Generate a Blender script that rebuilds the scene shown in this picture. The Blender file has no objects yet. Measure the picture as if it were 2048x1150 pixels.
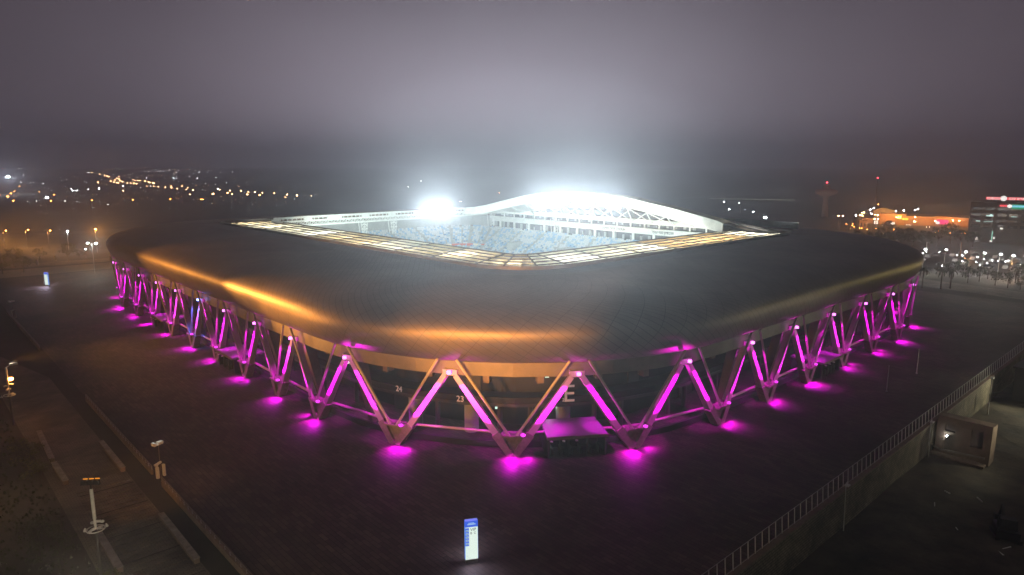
import bpy, math, random
import numpy as np
from mathutils import Vector, Matrix
random.seed(7); rng = np.random.default_rng(7)
sc = bpy.context.scene
COL = sc.collection
R = math.radians
# ------------------------------------------------------------------ camera
CAM = np.array([-138.1, -164.8, 42.0])
YAW = R(42.594); PITCH = math.atan(245 / 1365); FPX = 1365.0      # focal length in pixels of a 2048 px wide frame
fw = np.array([math.sin(YAW), math.cos(YAW), 0]); rt = np.array([math.cos(YAW), -math.sin(YAW), 0]); upv = np.array([0, 0, 1.])
FWD = fw * math.cos(PITCH) - upv * math.sin(PITCH); UPC = fw * math.sin(PITCH) + upv * math.cos(PITCH)
cd = bpy.data.cameras.new('camera'); cam = bpy.data.objects.new('camera', cd); COL.objects.link(cam)
cd.sensor_width = 36; cd.lens = 36 * FPX / 2048; cd.clip_start = .5; cd.clip_end = 20000
cam.matrix_world = Matrix((( rt[0], UPC[0], -FWD[0], CAM[0]), (rt[1], UPC[1], -FWD[1], CAM[1]), (rt[2], UPC[2], -FWD[2], CAM[2]), (0, 0, 0, 1)))
sc.camera = cam
def ray(px, py): return rt * (px - 1024) / FPX + UPC * (575 - py) / FPX + FWD
def at(px, py, z=0.0):                       # the world point of height z seen at that spot of the photograph
    d = ray(px, py); return CAM + d * ((z - CAM[2]) / d[2])
def on_plane(px, py, axis, c):
    d = ray(px, py); return CAM + d * ((c - CAM[axis]) / d[axis])
def proj(P):
    d = np.asarray(P, float) - CAM; k = d @ FWD
    return 1024 + FPX * (d @ rt) / k, 575 - FPX * (d @ UPC) / k
def z_at(x, y, py):                           # height at which the vertical over (x, y) is seen at row py
    lo, hi = -10., 60.
    for _ in range(40):
        m = (lo + hi) / 2
        if proj((x, y, m))[1] > py: lo = m
        else: hi = m
    return lo
# ------------------------------------------------------------------ view, sky, air
sc.view_settings.view_transform = 'Standard'; sc.view_settings.look = 'None'
sc.view_settings.exposure = 0.0; sc.view_settings.gamma = 1.0; sc.view_settings.use_curve_mapping = False
sc.render.engine = 'CYCLES'
cy = sc.cycles
cy.use_denoising = True
try: cy.denoiser = 'OPENIMAGEDENOISE'; cy.denoising_input_passes = 'RGB_ALBEDO_NORMAL'
except Exception: pass
cy.max_bounces = 6; cy.diffuse_bounces = 3; cy.glossy_bounces = 3; cy.transmission_bounces = 4; cy.volume_bounces = 1
cy.sample_clamp_indirect = 3.0; cy.sample_clamp_direct = 0; cy.caustics_reflective = False; cy.caustics_refractive = False
cy.use_light_tree = True
MOON = (R(-8), R(200))                        # a night sky: the sun of the sky texture is below the horizon
w = bpy.data.worlds.new('World'); sc.world = w; w.use_nodes = True
nt = w.node_tree; nt.nodes.clear()
def N(t, **k):
    n = nt.nodes.new(t)
    for a, b in k.items(): setattr(n, a, b)
    return n
def M_(op, a, b=None, c=None):
    n = N('ShaderNodeMath', operation=op)
    for i, v in enumerate((a, b, c)):
        if v is None: continue
        if isinstance(v, (int, float)): n.inputs[i].default_value = v
        else: nt.links.new(v, n.inputs[i])
    return n.outputs[0]
tc = N('ShaderNodeTexCoord')
def dotv(v):
    n = N('ShaderNodeVectorMath', operation='DOT_PRODUCT'); nt.links.new(tc.outputs['Generated'], n.inputs[0]); n.inputs[1].default_value = tuple(v); return n.outputs['Value']
A = dotv(rt); E_ = dotv(upv); Fd = dotv(fw)
hor = N('ShaderNodeMapRange', interpolation_type='SMOOTHSTEP'); nt.links.new(E_, hor.inputs[0]); hor.inputs[1].default_value = -.01; hor.inputs[2].default_value = .075; hor.inputs[3].default_value = .74; hor.inputs[4].default_value = 1
front = M_('MULTIPLY', M_('GREATER_THAN', Fd, 0.0), hor.outputs[0])      # the low cloud thins out towards the horizon
def gauss(wa, e0, we, a0=0.0):
    a = M_('POWER', M_('ABSOLUTE', M_('DIVIDE', M_('SUBTRACT', A, a0), wa)), 2.0)
    e = M_('POWER', M_('ABSOLUTE', M_('DIVIDE', M_('SUBTRACT', E_, e0), we)), 2.0)
    return M_('MULTIPLY', M_('EXPONENT', M_('MULTIPLY', M_('ADD', a, e), -1.0)), front)
g1 = gauss(0.36, 0.045, 0.15)                 # the floodlit cloud over the ground
g2 = gauss(0.75, 0.10, 0.30)                  # its wide skirt
rad = M_('SQRT', M_('ADD', M_('POWER', M_('ABSOLUTE', M_('DIVIDE', M_('SUBTRACT', A, .02), .30)), 2.0), M_('POWER', M_('ABSOLUTE', M_('DIVIDE', M_('ADD', E_, .03), .17)), 2.0)))
mr = N('ShaderNodeMapRange', interpolation_type='SMOOTHSTEP'); nt.links.new(rad, mr.inputs[0])
mr.inputs[1].default_value = 1.06; mr.inputs[2].default_value = .86; mr.inputs[3].default_value = 0; mr.inputs[4].default_value = 1
pool = M_('MULTIPLY', mr.outputs[0], front)
nz = N('ShaderNodeTexNoise'); nz.inputs['Scale'].default_value = 3.2; nz.inputs['Detail'].default_value = 3; nt.links.new(tc.outputs['Generated'], nz.inputs['Vector'])
cl = M_('ADD', M_('MULTIPLY', nz.outputs[0], .5), .75)
def vscale(col, f):
    n = N('ShaderNodeVectorMath', operation='SCALE'); n.inputs[0].default_value = col
    if isinstance(f, (int, float)): n.inputs['Scale'].default_value = f
    else: nt.links.new(f, n.inputs['Scale'])
    return n.outputs[0]
def vadd(a, b):
    n = N('ShaderNodeVectorMath', operation='ADD'); nt.links.new(a, n.inputs[0]); nt.links.new(b, n.inputs[1]); return n.outputs[0]
tot = vadd(vadd(vscale((.034, .026, .032), cl), vscale((.290, .250, .305), M_('MULTIPLY', g1, cl))), vadd(vscale((.078, .064, .080), M_('MULTIPLY', g2, cl)), vscale((.030, .030, .036), pool)))
bg = N('ShaderNodeBackground'); nt.links.new(tot, bg.inputs[0]); bg.inputs[1].default_value = 1.0
sky = N('ShaderNodeTexSky', sky_type='NISHITA'); sky.sun_disc = False; sky.sun_elevation = MOON[0]; sky.sun_rotation = MOON[1]
bg2 = N('ShaderNodeBackground'); nt.links.new(sky.outputs[0], bg2.inputs[0]); bg2.inputs[1].default_value = .05
ads = N('ShaderNodeAddShader'); nt.links.new(bg.outputs[0], ads.inputs[0]); nt.links.new(bg2.outputs[0], ads.inputs[1])
wo = N('ShaderNodeOutputWorld'); nt.links.new(ads.outputs[0], wo.inputs[0])
w.cycles.sampling_method = 'MANUAL'; w.cycles.sample_map_resolution = 512
HAZE = 0.00062
# ------------------------------------------------------------------ helpers
def tag(o, label=None, cat=None, group=None, kind=None):
    if label: o['label'] = label
    if cat: o['category'] = cat
    if group: o['group'] = group
    if kind: o['kind'] = kind
    return o
def empty(name, loc=(0, 0, 0), rz=0.0, parent=None):
    o = bpy.data.objects.new(name, None); COL.objects.link(o); o.empty_display_size = .5
    o.location = [float(v) for v in loc]; o.rotation_euler = (0, 0, rz)
    if parent: o.parent = parent
    return o
def copy_tree(o, parent=None):
    c = o.copy(); COL.objects.link(c)
    if parent: c.parent = parent
    for ch in list(o.children): copy_tree(ch, c)
    return c
class MB:
    def __init__(s): s.v = []; s.f = []; s.m = []; s.uv = []
    def face(s, pts, m=0, uv=None):
        i = len(s.v); s.v += [tuple(map(float, p)) for p in pts]; s.f.append(tuple(range(i, i + len(pts)))); s.m.append(m); s.uv.append(uv)
    def hexa(s, b, t, m=0):                   # two quads, bottom and top, same order
        i = len(s.v); s.v += [tuple(map(float, p)) for p in list(b) + list(t)]; n = len(b)
        s.f.append(tuple(range(i + n - 1, i - 1, -1))); s.m.append(m); s.uv.append(None)
        s.f.append(tuple(range(i + n, i + 2 * n))); s.m.append(m); s.uv.append(None)
        for k in range(n):
            j = (k + 1) % n; s.f.append((i + k, i + j, i + n + j, i + n + k)); s.m.append(m); s.uv.append(None)
    def box(s, x0, x1, y0, y1, z0, z1, m=0):
        s.hexa([(x0, y0, z0), (x1, y0, z0), (x1, y1, z0), (x0, y1, z0)], [(x0, y0, z1), (x1, y0, z1), (x1, y1, z1), (x0, y1, z1)], m)
    def bar(s, p, q, w0, h0=None, w1=None, h1=None, m=0, up=(0, 0, 1), n=4):
        p = Vector(p); q = Vector(q); d = (q - p).normalized(); u = Vector(up)
        if abs(d.dot(u)) > .98: u = Vector((1, 0, 0))
        a = d.cross(u).normalized(); b = a.cross(d).normalized()
        h0 = h0 or w0; w1 = w1 or w0; h1 = h1 or (h0 if w1 == w0 else w1)
        if n == 4:
            sq = ((-1, -1), (1, -1), (1, 1), (-1, 1))
        else: sq = [(math.cos(2 * math.pi * k / n), math.sin(2 * math.pi * k / n)) for k in range(n)]
        s.hexa([p + a * x * w0 / 2 + b * y * h0 / 2 for x, y in sq], [q + a * x * w1 / 2 + b * y * h1 / 2 for x, y in sq], m)
    def lathe(s, prof, n=12, c=(0, 0, 0), m=0):
        i = len(s.v)
        for r, z in prof:
            for k in range(n):
                a = 2 * math.pi * k / n; s.v.append((c[0] + r * math.cos(a), c[1] + r * math.sin(a), c[2] + z))
        for j in range(len(prof) - 1):
            for k in range(n):
                l = (k + 1) % n; s.f.append((i + j * n + k, i + j * n + l, i + (j + 1) * n + l, i + (j + 1) * n + k)); s.m.append(m); s.uv.append(None)
        s.f.append(tuple(i + k for k in range(n - 1, -1, -1))); s.m.append(m); s.uv.append(None)
        t = i + (len(prof) - 1) * n; s.f.append(tuple(t + k for k in range(n))); s.m.append(m); s.uv.append(None)
    def torus(s, c, r, t, n=20, k=6, m=0):
        i = len(s.v)
        for a in range(n):
            A_ = 2 * math.pi * a / n
            for b in range(k):
                B = 2 * math.pi * b / k; rr = r + t * math.cos(B)
                s.v.append((c[0] + rr * math.cos(A_), c[1] + rr * math.sin(A_), c[2] + t * math.sin(B)))
        for a in range(n):
            for b in range(k):
                s.f.append((i + a * k + b, i + ((a + 1) % n) * k + b, i + ((a + 1) % n) * k + (b + 1) % k, i + a * k + (b + 1) % k)); s.m.append(m); s.uv.append(None)
    def build(s, name, mats, parent=None, smooth=False):
        me = bpy.data.meshes.new(name); me.from_pydata(s.v, [], s.f)
        if not isinstance(mats, (list, tuple)): mats = [mats]
        for m in mats: me.materials.append(m)
        if len(mats) > 1: me.polygons.foreach_set('material_index', s.m)
        if any(u is not None for u in s.uv):
            ul = me.uv_layers.new(name='UVMap'); flat = []
            for f, u in zip(s.f, s.uv):
                for k in range(len(f)): flat += list(u[k]) if u else [0, 0]
            ul.data.foreach_set('uv', flat)
        if smooth: me.polygons.foreach_set('use_smooth', [True] * len(me.polygons))
        me.update()
        o = bpy.data.objects.new(name, me); COL.objects.link(o)
        if parent: o.parent = parent
        return o
def light(kind, loc, power, color, parent=None, target=None, size=.5, angle=60, blend=.5, sy=None, name='lamp_light'):
    l = bpy.data.lights.new(name, kind); l.energy = power; l.color = color
    if kind == 'AREA':
        l.size = size
        if sy: l.shape = 'RECTANGLE'; l.size_y = sy
    else: l.shadow_soft_size = size
    if kind == 'SPOT': l.spot_size = R(angle); l.spot_blend = blend
    o = bpy.data.objects.new(name, l); COL.objects.link(o); o.location = [float(v) for v in loc]
    if target is not None: o.rotation_euler = (Vector([float(v) for v in target]) - Vector([float(v) for v in loc])).to_track_quat('-Z', 'Y').to_euler()
    if parent: o.parent = parent
    return o
# ------------------------------------------------------------------ materials
def mat(name, col=(.3, .3, .3), rough=.7, metal=0.0, noise=None, nscale=1.0, bump=0.0, bscale=None, coord='Object', spec=.5):
    m = bpy.data.materials.new(name); m.use_nodes = True; t = m.node_tree; b = t.nodes['Principled BSDF']
    b.inputs['Roughness'].default_value = rough; b.inputs['Metallic'].default_value = metal; b.inputs['Specular IOR Level'].default_value = spec
    b.inputs['Base Color'].default_value = (*col, 1)
    if noise is not None or bump:
        tc = t.nodes.new('ShaderNodeTexCoord'); n = t.nodes.new('ShaderNodeTexNoise'); n.inputs['Scale'].default_value = nscale; n.inputs['Detail'].default_value = 5; n.inputs['Roughness'].default_value = .62
        t.links.new(tc.outputs[coord], n.inputs['Vector'])
        if noise is not None:
            r = t.nodes.new('ShaderNodeValToRGB'); r.color_ramp.elements[0].position = .33; r.color_ramp.elements[1].position = .68
            r.color_ramp.elements[0].color = (*noise, 1); r.color_ramp.elements[1].color = (*col, 1)
            t.links.new(n.outputs[0], r.inputs[0]); t.links.new(r.outputs[0], b.inputs['Base Color'])
        if bump:
            n2 = t.nodes.new('ShaderNodeTexNoise'); n2.inputs['Scale'].default_value = bscale or nscale * 6; n2.inputs['Detail'].default_value = 4
            t.links.new(tc.outputs[coord], n2.inputs['Vector'])
            bp = t.nodes.new('ShaderNodeBump'); bp.inputs['Strength'].default_value = bump; bp.inputs['Distance'].default_value = .1
            t.links.new(n2.outputs[0], bp.inputs['Height']); t.links.new(bp.outputs[0], b.inputs['Normal'])
    return m
def brickmat(name, c1, c2, mortar, bw, bh, rough=.6, coord='Object', rot=(0, 0, 0), msize=.03, bump=.4, big=None, spec=.5, metal=0, rvar=0.0, offset=.5):
    m = bpy.data.materials.new(name); m.use_nodes = True; t = m.node_tree; b = t.nodes['Principled BSDF']
    b.inputs['Roughness'].default_value = rough; b.inputs['Specular IOR Level'].default_value = spec; b.inputs['Metallic'].default_value = metal
    tc = t.nodes.new('ShaderNodeTexCoord'); mp = t.nodes.new('ShaderNodeMapping'); mp.inputs['Rotation'].default_value = rot
    t.links.new(tc.outputs[coord], mp.inputs[0])
    br = t.nodes.new('ShaderNodeTexBrick'); br.offset = offset; br.inputs['Scale'].default_value = 1; br.inputs['Brick Width'].default_value = bw; br.inputs['Row Height'].default_value = bh
    br.inputs['Mortar Size'].default_value = msize; br.inputs['Mortar Smooth'].default_value = .2
    br.inputs['Color1'].default_value = (*c1, 1); br.inputs['Color2'].default_value = (*c2, 1); br.inputs['Mortar'].default_value = (*mortar, 1)
    t.links.new(mp.outputs[0], br.inputs['Vector'])
    n = t.nodes.new('ShaderNodeTexNoise'); n.inputs['Scale'].default_value = big or .07; n.inputs['Detail'].default_value = 6; n.inputs['Roughness'].default_value = .65; t.links.new(tc.outputs[coord], n.inputs['Vector'])
    mx = t.nodes.new('ShaderNodeMix'); mx.data_type = 'RGBA'; mx.blend_type = 'MULTIPLY'; mx.inputs[0].default_value = .8
    rr = t.nodes.new('ShaderNodeValToRGB'); rr.color_ramp.elements[0].position = .3; rr.color_ramp.elements[0].color = (.45, .45, .45, 1); rr.color_ramp.elements[1].position = .7; rr.color_ramp.elements[1].color = (1.25, 1.22, 1.2, 1)
    t.links.new(n.outputs[0], rr.inputs[0]); t.links.new(br.outputs[0], mx.inputs[6]); t.links.new(rr.outputs[0], mx.inputs[7]); t.links.new(mx.outputs[2], b.inputs['Base Color'])
    if rvar:
        mr = t.nodes.new('ShaderNodeMapRange'); mr.inputs[3].default_value = rough - rvar; mr.inputs[4].default_value = rough + rvar; t.links.new(n.outputs[0], mr.inputs[0]); t.links.new(mr.outputs[0], b.inputs['Roughness'])
    bp = t.nodes.new('ShaderNodeBump'); bp.inputs['Strength'].default_value = bump; bp.inputs['Distance'].default_value = .05; bp.invert = True
    t.links.new(br.outputs[1], bp.inputs['Height']); t.links.new(bp.outputs[0], b.inputs['Normal'])
    return m
def emit(name, col, s, sample=False):
    m = bpy.data.materials.new(name); m.use_nodes = True; t = m.node_tree; b = t.nodes['Principled BSDF']
    b.inputs['Base Color'].default_value = (.02, .02, .02, 1); b.inputs['Emission Color'].default_value = (*col, 1); b.inputs['Emission Strength'].default_value = s
    if not sample: m.cycles.emission_sampling = 'NONE'
    return m
def trans(name, col, tr=.6):                 # translucent roof sheet
    m = bpy.data.materials.new(name); m.use_nodes = True; t = m.node_tree; t.nodes.clear()
    o = t.nodes.new('ShaderNodeOutputMaterial'); a = t.nodes.new('ShaderNodeBsdfTranslucent'); d = t.nodes.new('ShaderNodeBsdfDiffuse'); mx = t.nodes.new('ShaderNodeMixShader')
    tc = t.nodes.new('ShaderNodeTexCoord'); n = t.nodes.new('ShaderNodeTexNoise'); n.inputs['Scale'].default_value = .35; n.inputs['Detail'].default_value = 5
    t.links.new(tc.outputs['Object'], n.inputs[0]); r = t.nodes.new('ShaderNodeValToRGB'); r.color_ramp.elements[0].position = .35; r.color_ramp.elements[1].position = .62
    r.color_ramp.elements[0].color = (*[c * .62 for c in col], 1); r.color_ramp.elements[1].color = (*col, 1); t.links.new(n.outputs[0], r.inputs[0])
    t.links.new(r.outputs[0], a.inputs[0]); d.inputs[0].default_value = (*[c * .5 for c in col], 1); mx.inputs[0].default_value = 1 - tr
    t.links.new(a.outputs[0], mx.inputs[1]); t.links.new(d.outputs[0], mx.inputs[2]); t.links.new(mx.outputs[0], o.inputs[0])
    return m
MT = {}
MT['paving'] = brickmat('dark_pavers', (.10, .078, .068), (.055, .045, .04), (.018, .016, .015), 1.8, .6, rough=.72, rot=(0, 0, R(90)), msize=.035, bump=.7, big=.12, rvar=.22, spec=.3)
def stain(m, sc1, lo, hi):                      # broad damp and worn patches over a brick material
    t = m.node_tree; b = t.nodes['Principled BSDF']; src = b.inputs['Base Color'].links[0].from_socket
    tc = t.nodes.new('ShaderNodeTexCoord'); n = t.nodes.new('ShaderNodeTexNoise'); n.inputs['Scale'].default_value = sc1; n.inputs['Detail'].default_value = 7; n.inputs['Roughness'].default_value = .7; n.inputs['Distortion'].default_value = .8
    t.links.new(tc.outputs['Object'], n.inputs['Vector']); r = t.nodes.new('ShaderNodeValToRGB'); r.color_ramp.elements[0].position = .38; r.color_ramp.elements[0].color = (lo, lo, lo, 1); r.color_ramp.elements[1].position = .62; r.color_ramp.elements[1].color = (hi, hi * .97, hi * .93, 1)
    t.links.new(n.outputs[0], r.inputs[0]); x = t.nodes.new('ShaderNodeMix'); x.data_type = 'RGBA'; x.blend_type = 'MULTIPLY'; x.inputs[0].default_value = 1
    t.links.new(src, x.inputs[6]); t.links.new(r.outputs[0], x.inputs[7]); t.links.new(x.outputs[2], b.inputs['Base Color'])
stain(MT['paving'], .022, .55, 1.5)
MT['asphalt'] = mat('asphalt', (.055, .053, .052), .75, noise=(.035, .034, .034), nscale=.4, bump=.3)
MT['land'] = mat('night_soil', (.06, .055, .04), .9, noise=(.025, .026, .02), nscale=.06, bump=.3, bscale=.5)
MT['hill'] = mat('hill_scrub', (.05, .05, .04), .95, noise=(.03, .03, .025), nscale=.01)
MT['yard'] = mat('rough_yard_soil', (.11, .09, .065), .92, noise=(.03, .03, .022), nscale=.22, bump=.8, bscale=1.2)
MT['path'] = brickmat('path_pavers', (.16, .14, .11), (.12, .105, .085), (.035, .03, .025), .6, .3, rough=.7, msize=.03, bump=.5, big=.2)
stain(MT['path'], .12, .6, 1.4)
MT['concrete'] = mat('pale_concrete', (.34, .31, .26), .8, noise=(.2, .18, .15), nscale=1.2, bump=.25)
MT['concrete2'] = mat('brown_concrete', (.26, .2, .15), .8, noise=(.17, .13, .1), nscale=.7, bump=.25)
MT['block'] = brickmat('block_wall', (.3, .28, .2), (.24, .22, .16), (.08, .075, .06), .8, .38, rough=.85, rot=(R(90), 0, 0), msize=.05, bump=.6, big=.3)
MT['shell'] = brickmat('shell_cladding', (.265, .225, .185), (.25, .212, .175), (.15, .128, .105), 3.2, 1.0, rough=.56, coord='UV', rot=(0, 0, R(38)), offset=0, msize=.04, bump=.2, big=.02, metal=.85, rvar=.04)
stain(MT['shell'], .05, .90, 1.06); stain(MT['block'], .25, .6, 1.25)
MT['band'] = mat('fascia_paint', (.21, .165, .135), .5, noise=(.16, .13, .105), nscale=.5)
MT['steel'] = mat('pale_grey_steel', (.50, .44, .38), .45, metal=.1, noise=(.42, .37, .32), nscale=.8)
MT['footing'] = mat('footing_concrete', (.30, .25, .21), .75, noise=(.2, .165, .14), nscale=1.5, bump=.3)
MT['column'] = mat('fin_concrete', (.20, .145, .115), .75, noise=(.15, .11, .09), nscale=.8)
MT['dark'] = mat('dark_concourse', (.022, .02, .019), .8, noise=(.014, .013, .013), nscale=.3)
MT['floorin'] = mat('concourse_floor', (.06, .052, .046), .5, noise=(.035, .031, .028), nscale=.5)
MT['white'] = mat('white_steel', (.72, .74, .72), .5, noise=(.6, .62, .6), nscale=.6)
MT['whitefas'] = mat('white_fascia', (.62, .64, .62), .6, noise=(.5, .52, .5), nscale=.2)
MT['stand'] = mat('stand_concrete', (.36, .38, .38), .8, noise=(.28, .3, .3), nscale=.3)
MT['glassbox'] = mat('box_glazing', (.05, .06, .065), .2, noise=(.12, .13, .13), nscale=.25)
MT['grass'] = mat('pitch_grass', (.05, .13, .035), .8, noise=(.035, .1, .03), nscale=.1)
MT['purlin'] = mat('purlin_steel', (.06, .045, .035), .6)
MT['rpw'] = trans('roof_sheet_clear', (.84, .80, .64)); MT['rpy'] = trans('roof_sheet_yellowed', (.62, .50, .31)); MT['rpo'] = trans('roof_sheet_amber', (.86, .56, .27))
MT['canopy'] = mat('canopy_sheet', (.30, .24, .30), .35, noise=(.24, .2, .24), nscale=1.0)
MT['pole'] = mat('galvanised_pole', (.45, .45, .43), .45, metal=.4, noise=(.35, .35, .33), nscale=2)
MT['poledark'] = mat('dark_pole', (.09, .085, .08), .5, metal=.3)
MT['whitepaint'] = mat('white_paint', (.75, .75, .70), .45, noise=(.6, .6, .56), nscale=4)
MT['black'] = mat('black_plastic', (.02, .02, .02), .5)
MT['leaf'] = mat('dark_leaves', (.06, .075, .03), .8, noise=(.035, .045, .02), nscale=2)
MT['leaf2'] = mat('yellow_green_leaves', (.12, .12, .03), .8, noise=(.06, .07, .02), nscale=2)
MT['bark'] = mat('bark', (.08, .06, .045), .9, noise=(.05, .04, .03), nscale=3, bump=.4)
MT['red'] = mat('red_board', (.55, .12, .08), .6); MT['cream'] = mat('cream_board', (.7, .6, .45), .6)
for k_, c_ in dict(s0=(.46, .50, .52), s1=(.20, .36, .52), s2=(.28, .38, .44), s3=(.10, .2, .34), s4=(.2, .22, .24)).items(): MT[k_] = mat('seat_' + {'s0': 'white', 's1': 'blue', 's2': 'pale_blue', 's3': 'deep_blue', 's4': 'grey'}[k_], c_, .5)
MT['e_mag'] = emit('magenta_lens', (1, .16, 1), 5); MT['e_mag2'] = emit('magenta_lens_dim', (1, .05, 1), 1.6); MT['e_blue'] = emit('blue_lens', (.15, .2, 1), 16)
MT['e_flood'] = emit('flood_lens', (.85, 1, .97), 60); MT['e_white'] = emit('white_lens', (.9, .95, 1), 90); MT['e_or'] = emit('sodium_lens', (1, .30, .05), 60)
MT['e_or2'] = emit('orange_lens_seen_from_behind', (1, .34, .03), .9); MT['e_worange'] = emit('pale_sodium_lens', (1, .50, .22), 90); MT['e_red'] = emit('red_beacon_lens', (1, .05, .08), 20); MT['e_green'] = emit('green_sign_face', (.05, .8, .4), 1.2)
MT['e_sign'] = emit('small_lit_sign', (.7, 1, .85), 1.1)
# ------------------------------------------------------------------ the ground
WALLY = -132.6                                # line of the retaining wall; the yard behind it lies lower
def hillz(D):                                 # far land rises gently behind the city
    t = max(0, D - 1700) / 2800; return 24 * min(1, t) ** 1.3
def ground():
    b = MB(); rr = [0, 120, 260, 420, 700, 1100, 1700, 2100, 2500, 3000, 3500, 4000, 4300]; na = 48
    # plaza level everywhere except south of the wall, built as one radial sheet centred on the stadium
    idx = []
    for r in rr:
        for k in range(na):
            a = 2 * math.pi * k / na; x, y = r * math.cos(a), r * math.sin(a)
            D = math.hypot(x - CAM[0], y - CAM[1]); z = hillz(D)
            b.v.append((x, y, z - .02))
    for j in range(len(rr) - 1):
        for k in range(na):
            l = (k + 1) % na; b.f.append((j * na + k, (j + 1) * na + k, (j + 1) * na + l, j * na + l)); b.m.append(0); b.uv.append(None)
    o = b.build('ground', MT['land'])
    # cut the lower yard out of it
    import bmesh
    bm = bmesh.new(); bm.from_mesh(o.data); bmesh.ops.remove_doubles(bm, verts=bm.verts, dist=.001)
    def cut(co, no):
        bmesh.ops.bisect_plane(bm, geom=bm.verts[:] + bm.edges[:] + bm.faces[:], plane_co=co, plane_no=no)
    cut((0, WALLY, 0), (0, 1, 0)); cut((130, 0, 0), (1, 0, 0)); cut((-190, 0, 0), (1, 0, 0)); cut((0, -330, 0), (0, 1, 0))
    kill = [f for f in bm.faces if -190 < f.calc_center_median().x < 130 and -330 < f.calc_center_median().y < WALLY]
    bmesh.ops.delete(bm, geom=kill, context='FACES'); bm.to_mesh(o.data); bm.free()
    tag(o, kind='structure')
    b = MB(); nx, ny = 64, 40
    for j in range(ny + 1):
        for i in range(nx + 1):
            x = -190 + 320 * i / nx; y = -330 + (WALLY + 330) * j / ny
            z = -5.2 + rng.normal() * .08 + .35 * math.sin(x * .11) * math.cos(y * .13)
            if i in (0, nx) or j == 0: z = -.02
            b.v.append((x, y, z))
    for j in range(ny):
        for i in range(nx): b.f.append((j * (nx + 1) + i, j * (nx + 1) + i + 1, (j + 1) * (nx + 1) + i + 1, (j + 1) * (nx + 1) + i)); b.m.append(0); b.uv.append(None)
    tag(b.build('lower_ground', MT['yard']), kind='structure')
ground()
def sheet(name, pts, m, z, **k):
    b = MB(); b.face([(x, y, z) for x, y in pts], 0); return tag(b.build(name, m), kind='structure', **k)
sheet('plaza', [(-114.6, WALLY), (118, WALLY), (118, 128), (60, 150), (-114.6, 150)], MT['paving'], .012)
sheet('path', [(-126, -150), (-117.4, -150), (-117.4, -5), (-122.5, 20), (-126, 20)], MT['path'], .016)
sheet('pavement', [(-135, 152), (-60, 152), (-60, 172), (-135, 176)], MT['concrete2'], .014)
sheet('pavement', [(-112, 182), (-66, 176), (-60, 188), (-110, 196)], MT['path'], .014)
sheet('road', [(-260, 205), (120, 215), (120, 232), (-260, 224)], MT['asphalt'], .014)
sheet('road', [(-150, 330), (900, 330), (900, 350), (-150, 350)], MT['asphalt'], .014)
sheet('road', [(122, -330), (136, -330), (150, 330), (136, 330)], MT['asphalt'], .018)
sheet('car_park', [(165, -160), (300, -160), (300, -30), (165, -30)], MT['asphalt'], .014)
sheet('pavement', [(122.5, -128), (138, -128), (152, -50), (137, -50)], MT['path'], .022)
# ------------------------------------------------------------------ the stadium
HX, HY, RC = 87.7, 109.0, 47.0
S = tag(empty('stadium'), 'huge floodlit stadium with a dark rounded roof shell on magenta-lit V struts', 'stadium')
AY = [-62, -58, -43, -24, -10, 3, 14, 24, 35, 46, 54, 62]; AZ = [24.6, 25.9, 28.7, 31.6, 32.5, 32.6, 31.9, 30.6, 28.4, 26.1, 24.9, 24.2]
def arch(y): return float(np.interp(y, AY, AZ))
def bump(y): return max(0.0, arch(y) - 24.4) if -62 < y < 62 else 0.0
def ring(x0, x1, y0, y1, r, nc=8, ns=10):
    out = []
    rr = r if isinstance(r, (list, tuple)) else (r,) * 4
    cs = ((x1 - rr[0], y1 - rr[0], 0), (x0 + rr[1], y1 - rr[1], 90), (x0 + rr[2], y0 + rr[2], 180), (x1 - rr[3], y0 + rr[3], 270))
    for i, (cx, cy_, a0) in enumerate(cs):
        r = rr[i]
        pts = [(cx + r * math.cos(R(a0 + 90 * k / nc)), cy_ + r * math.sin(R(a0 + 90 * k / nc))) for k in range(nc + 1)]
        out += pts
        nx = cs[(i + 1) % 4]; r2 = rr[(i + 1) % 4]; q = (nx[0] + r2 * math.cos(R(nx[2])), nx[1] + r2 * math.sin(R(nx[2])))
        for k in range(1, ns): out.append((pts[-1][0] + (q[0] - pts[-1][0]) * k / ns, pts[-1][1] + (q[1] - pts[-1][1]) * k / ns))
    return out
def dring(d, z, nc=8, ns=10, lift=False):
    r = [RC + d * (RC - e_) / 33.4 if d < 0 else RC + d for e_ in (14, 5, 14, 5)]
    P = ring(-HX - d, HX + d, -HY - d, HY + d, r, nc, ns)
    if not lift: return [(x, y, z) for x, y in P]
    out = []
    for x, y in P:
        t = min(1, max(0, (84 - x) / 29.8)); t = t * t * (3 - 2 * t)
        out.append((x, y, z + (bump(y) * .85 * t if x > 20 else 0)))
    return out
def loft(b, rings, m=0, uv=False, close=False):
    n = len(rings[0]); i = len(b.v)
    for r in rings: b.v += [tuple(p) for p in r]
    us = [0]
    for k in range(n): a, c = rings[0][k], rings[0][(k + 1) % n]; us.append(us[-1] + math.dist(a, c))
    vs = [0]
    for j in range(len(rings) - 1): vs.append(vs[-1] + math.dist(rings[j][n // 3], rings[j + 1][n // 3]))
    for j in range(len(rings) - 1):
        for k in range(n):
            l = (k + 1) % n; b.f.append((i + j * n + k, i + j * n + l, i + (j + 1) * n + l, i + (j + 1) * n + k)); b.m.append(m)
            b.uv.append(((us[k], vs[j]), (us[k + 1], vs[j]), (us[k + 1], vs[j + 1]), (us[k], vs[j + 1])) if uv else None)
    if close:
        for k in range(n):
            l = (k + 1) % n; j = len(rings) - 1; b.f.append((i + j * n + k, i + j * n + l, i + l, i + k)); b.m.append(m); b.uv.append(None)
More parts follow.
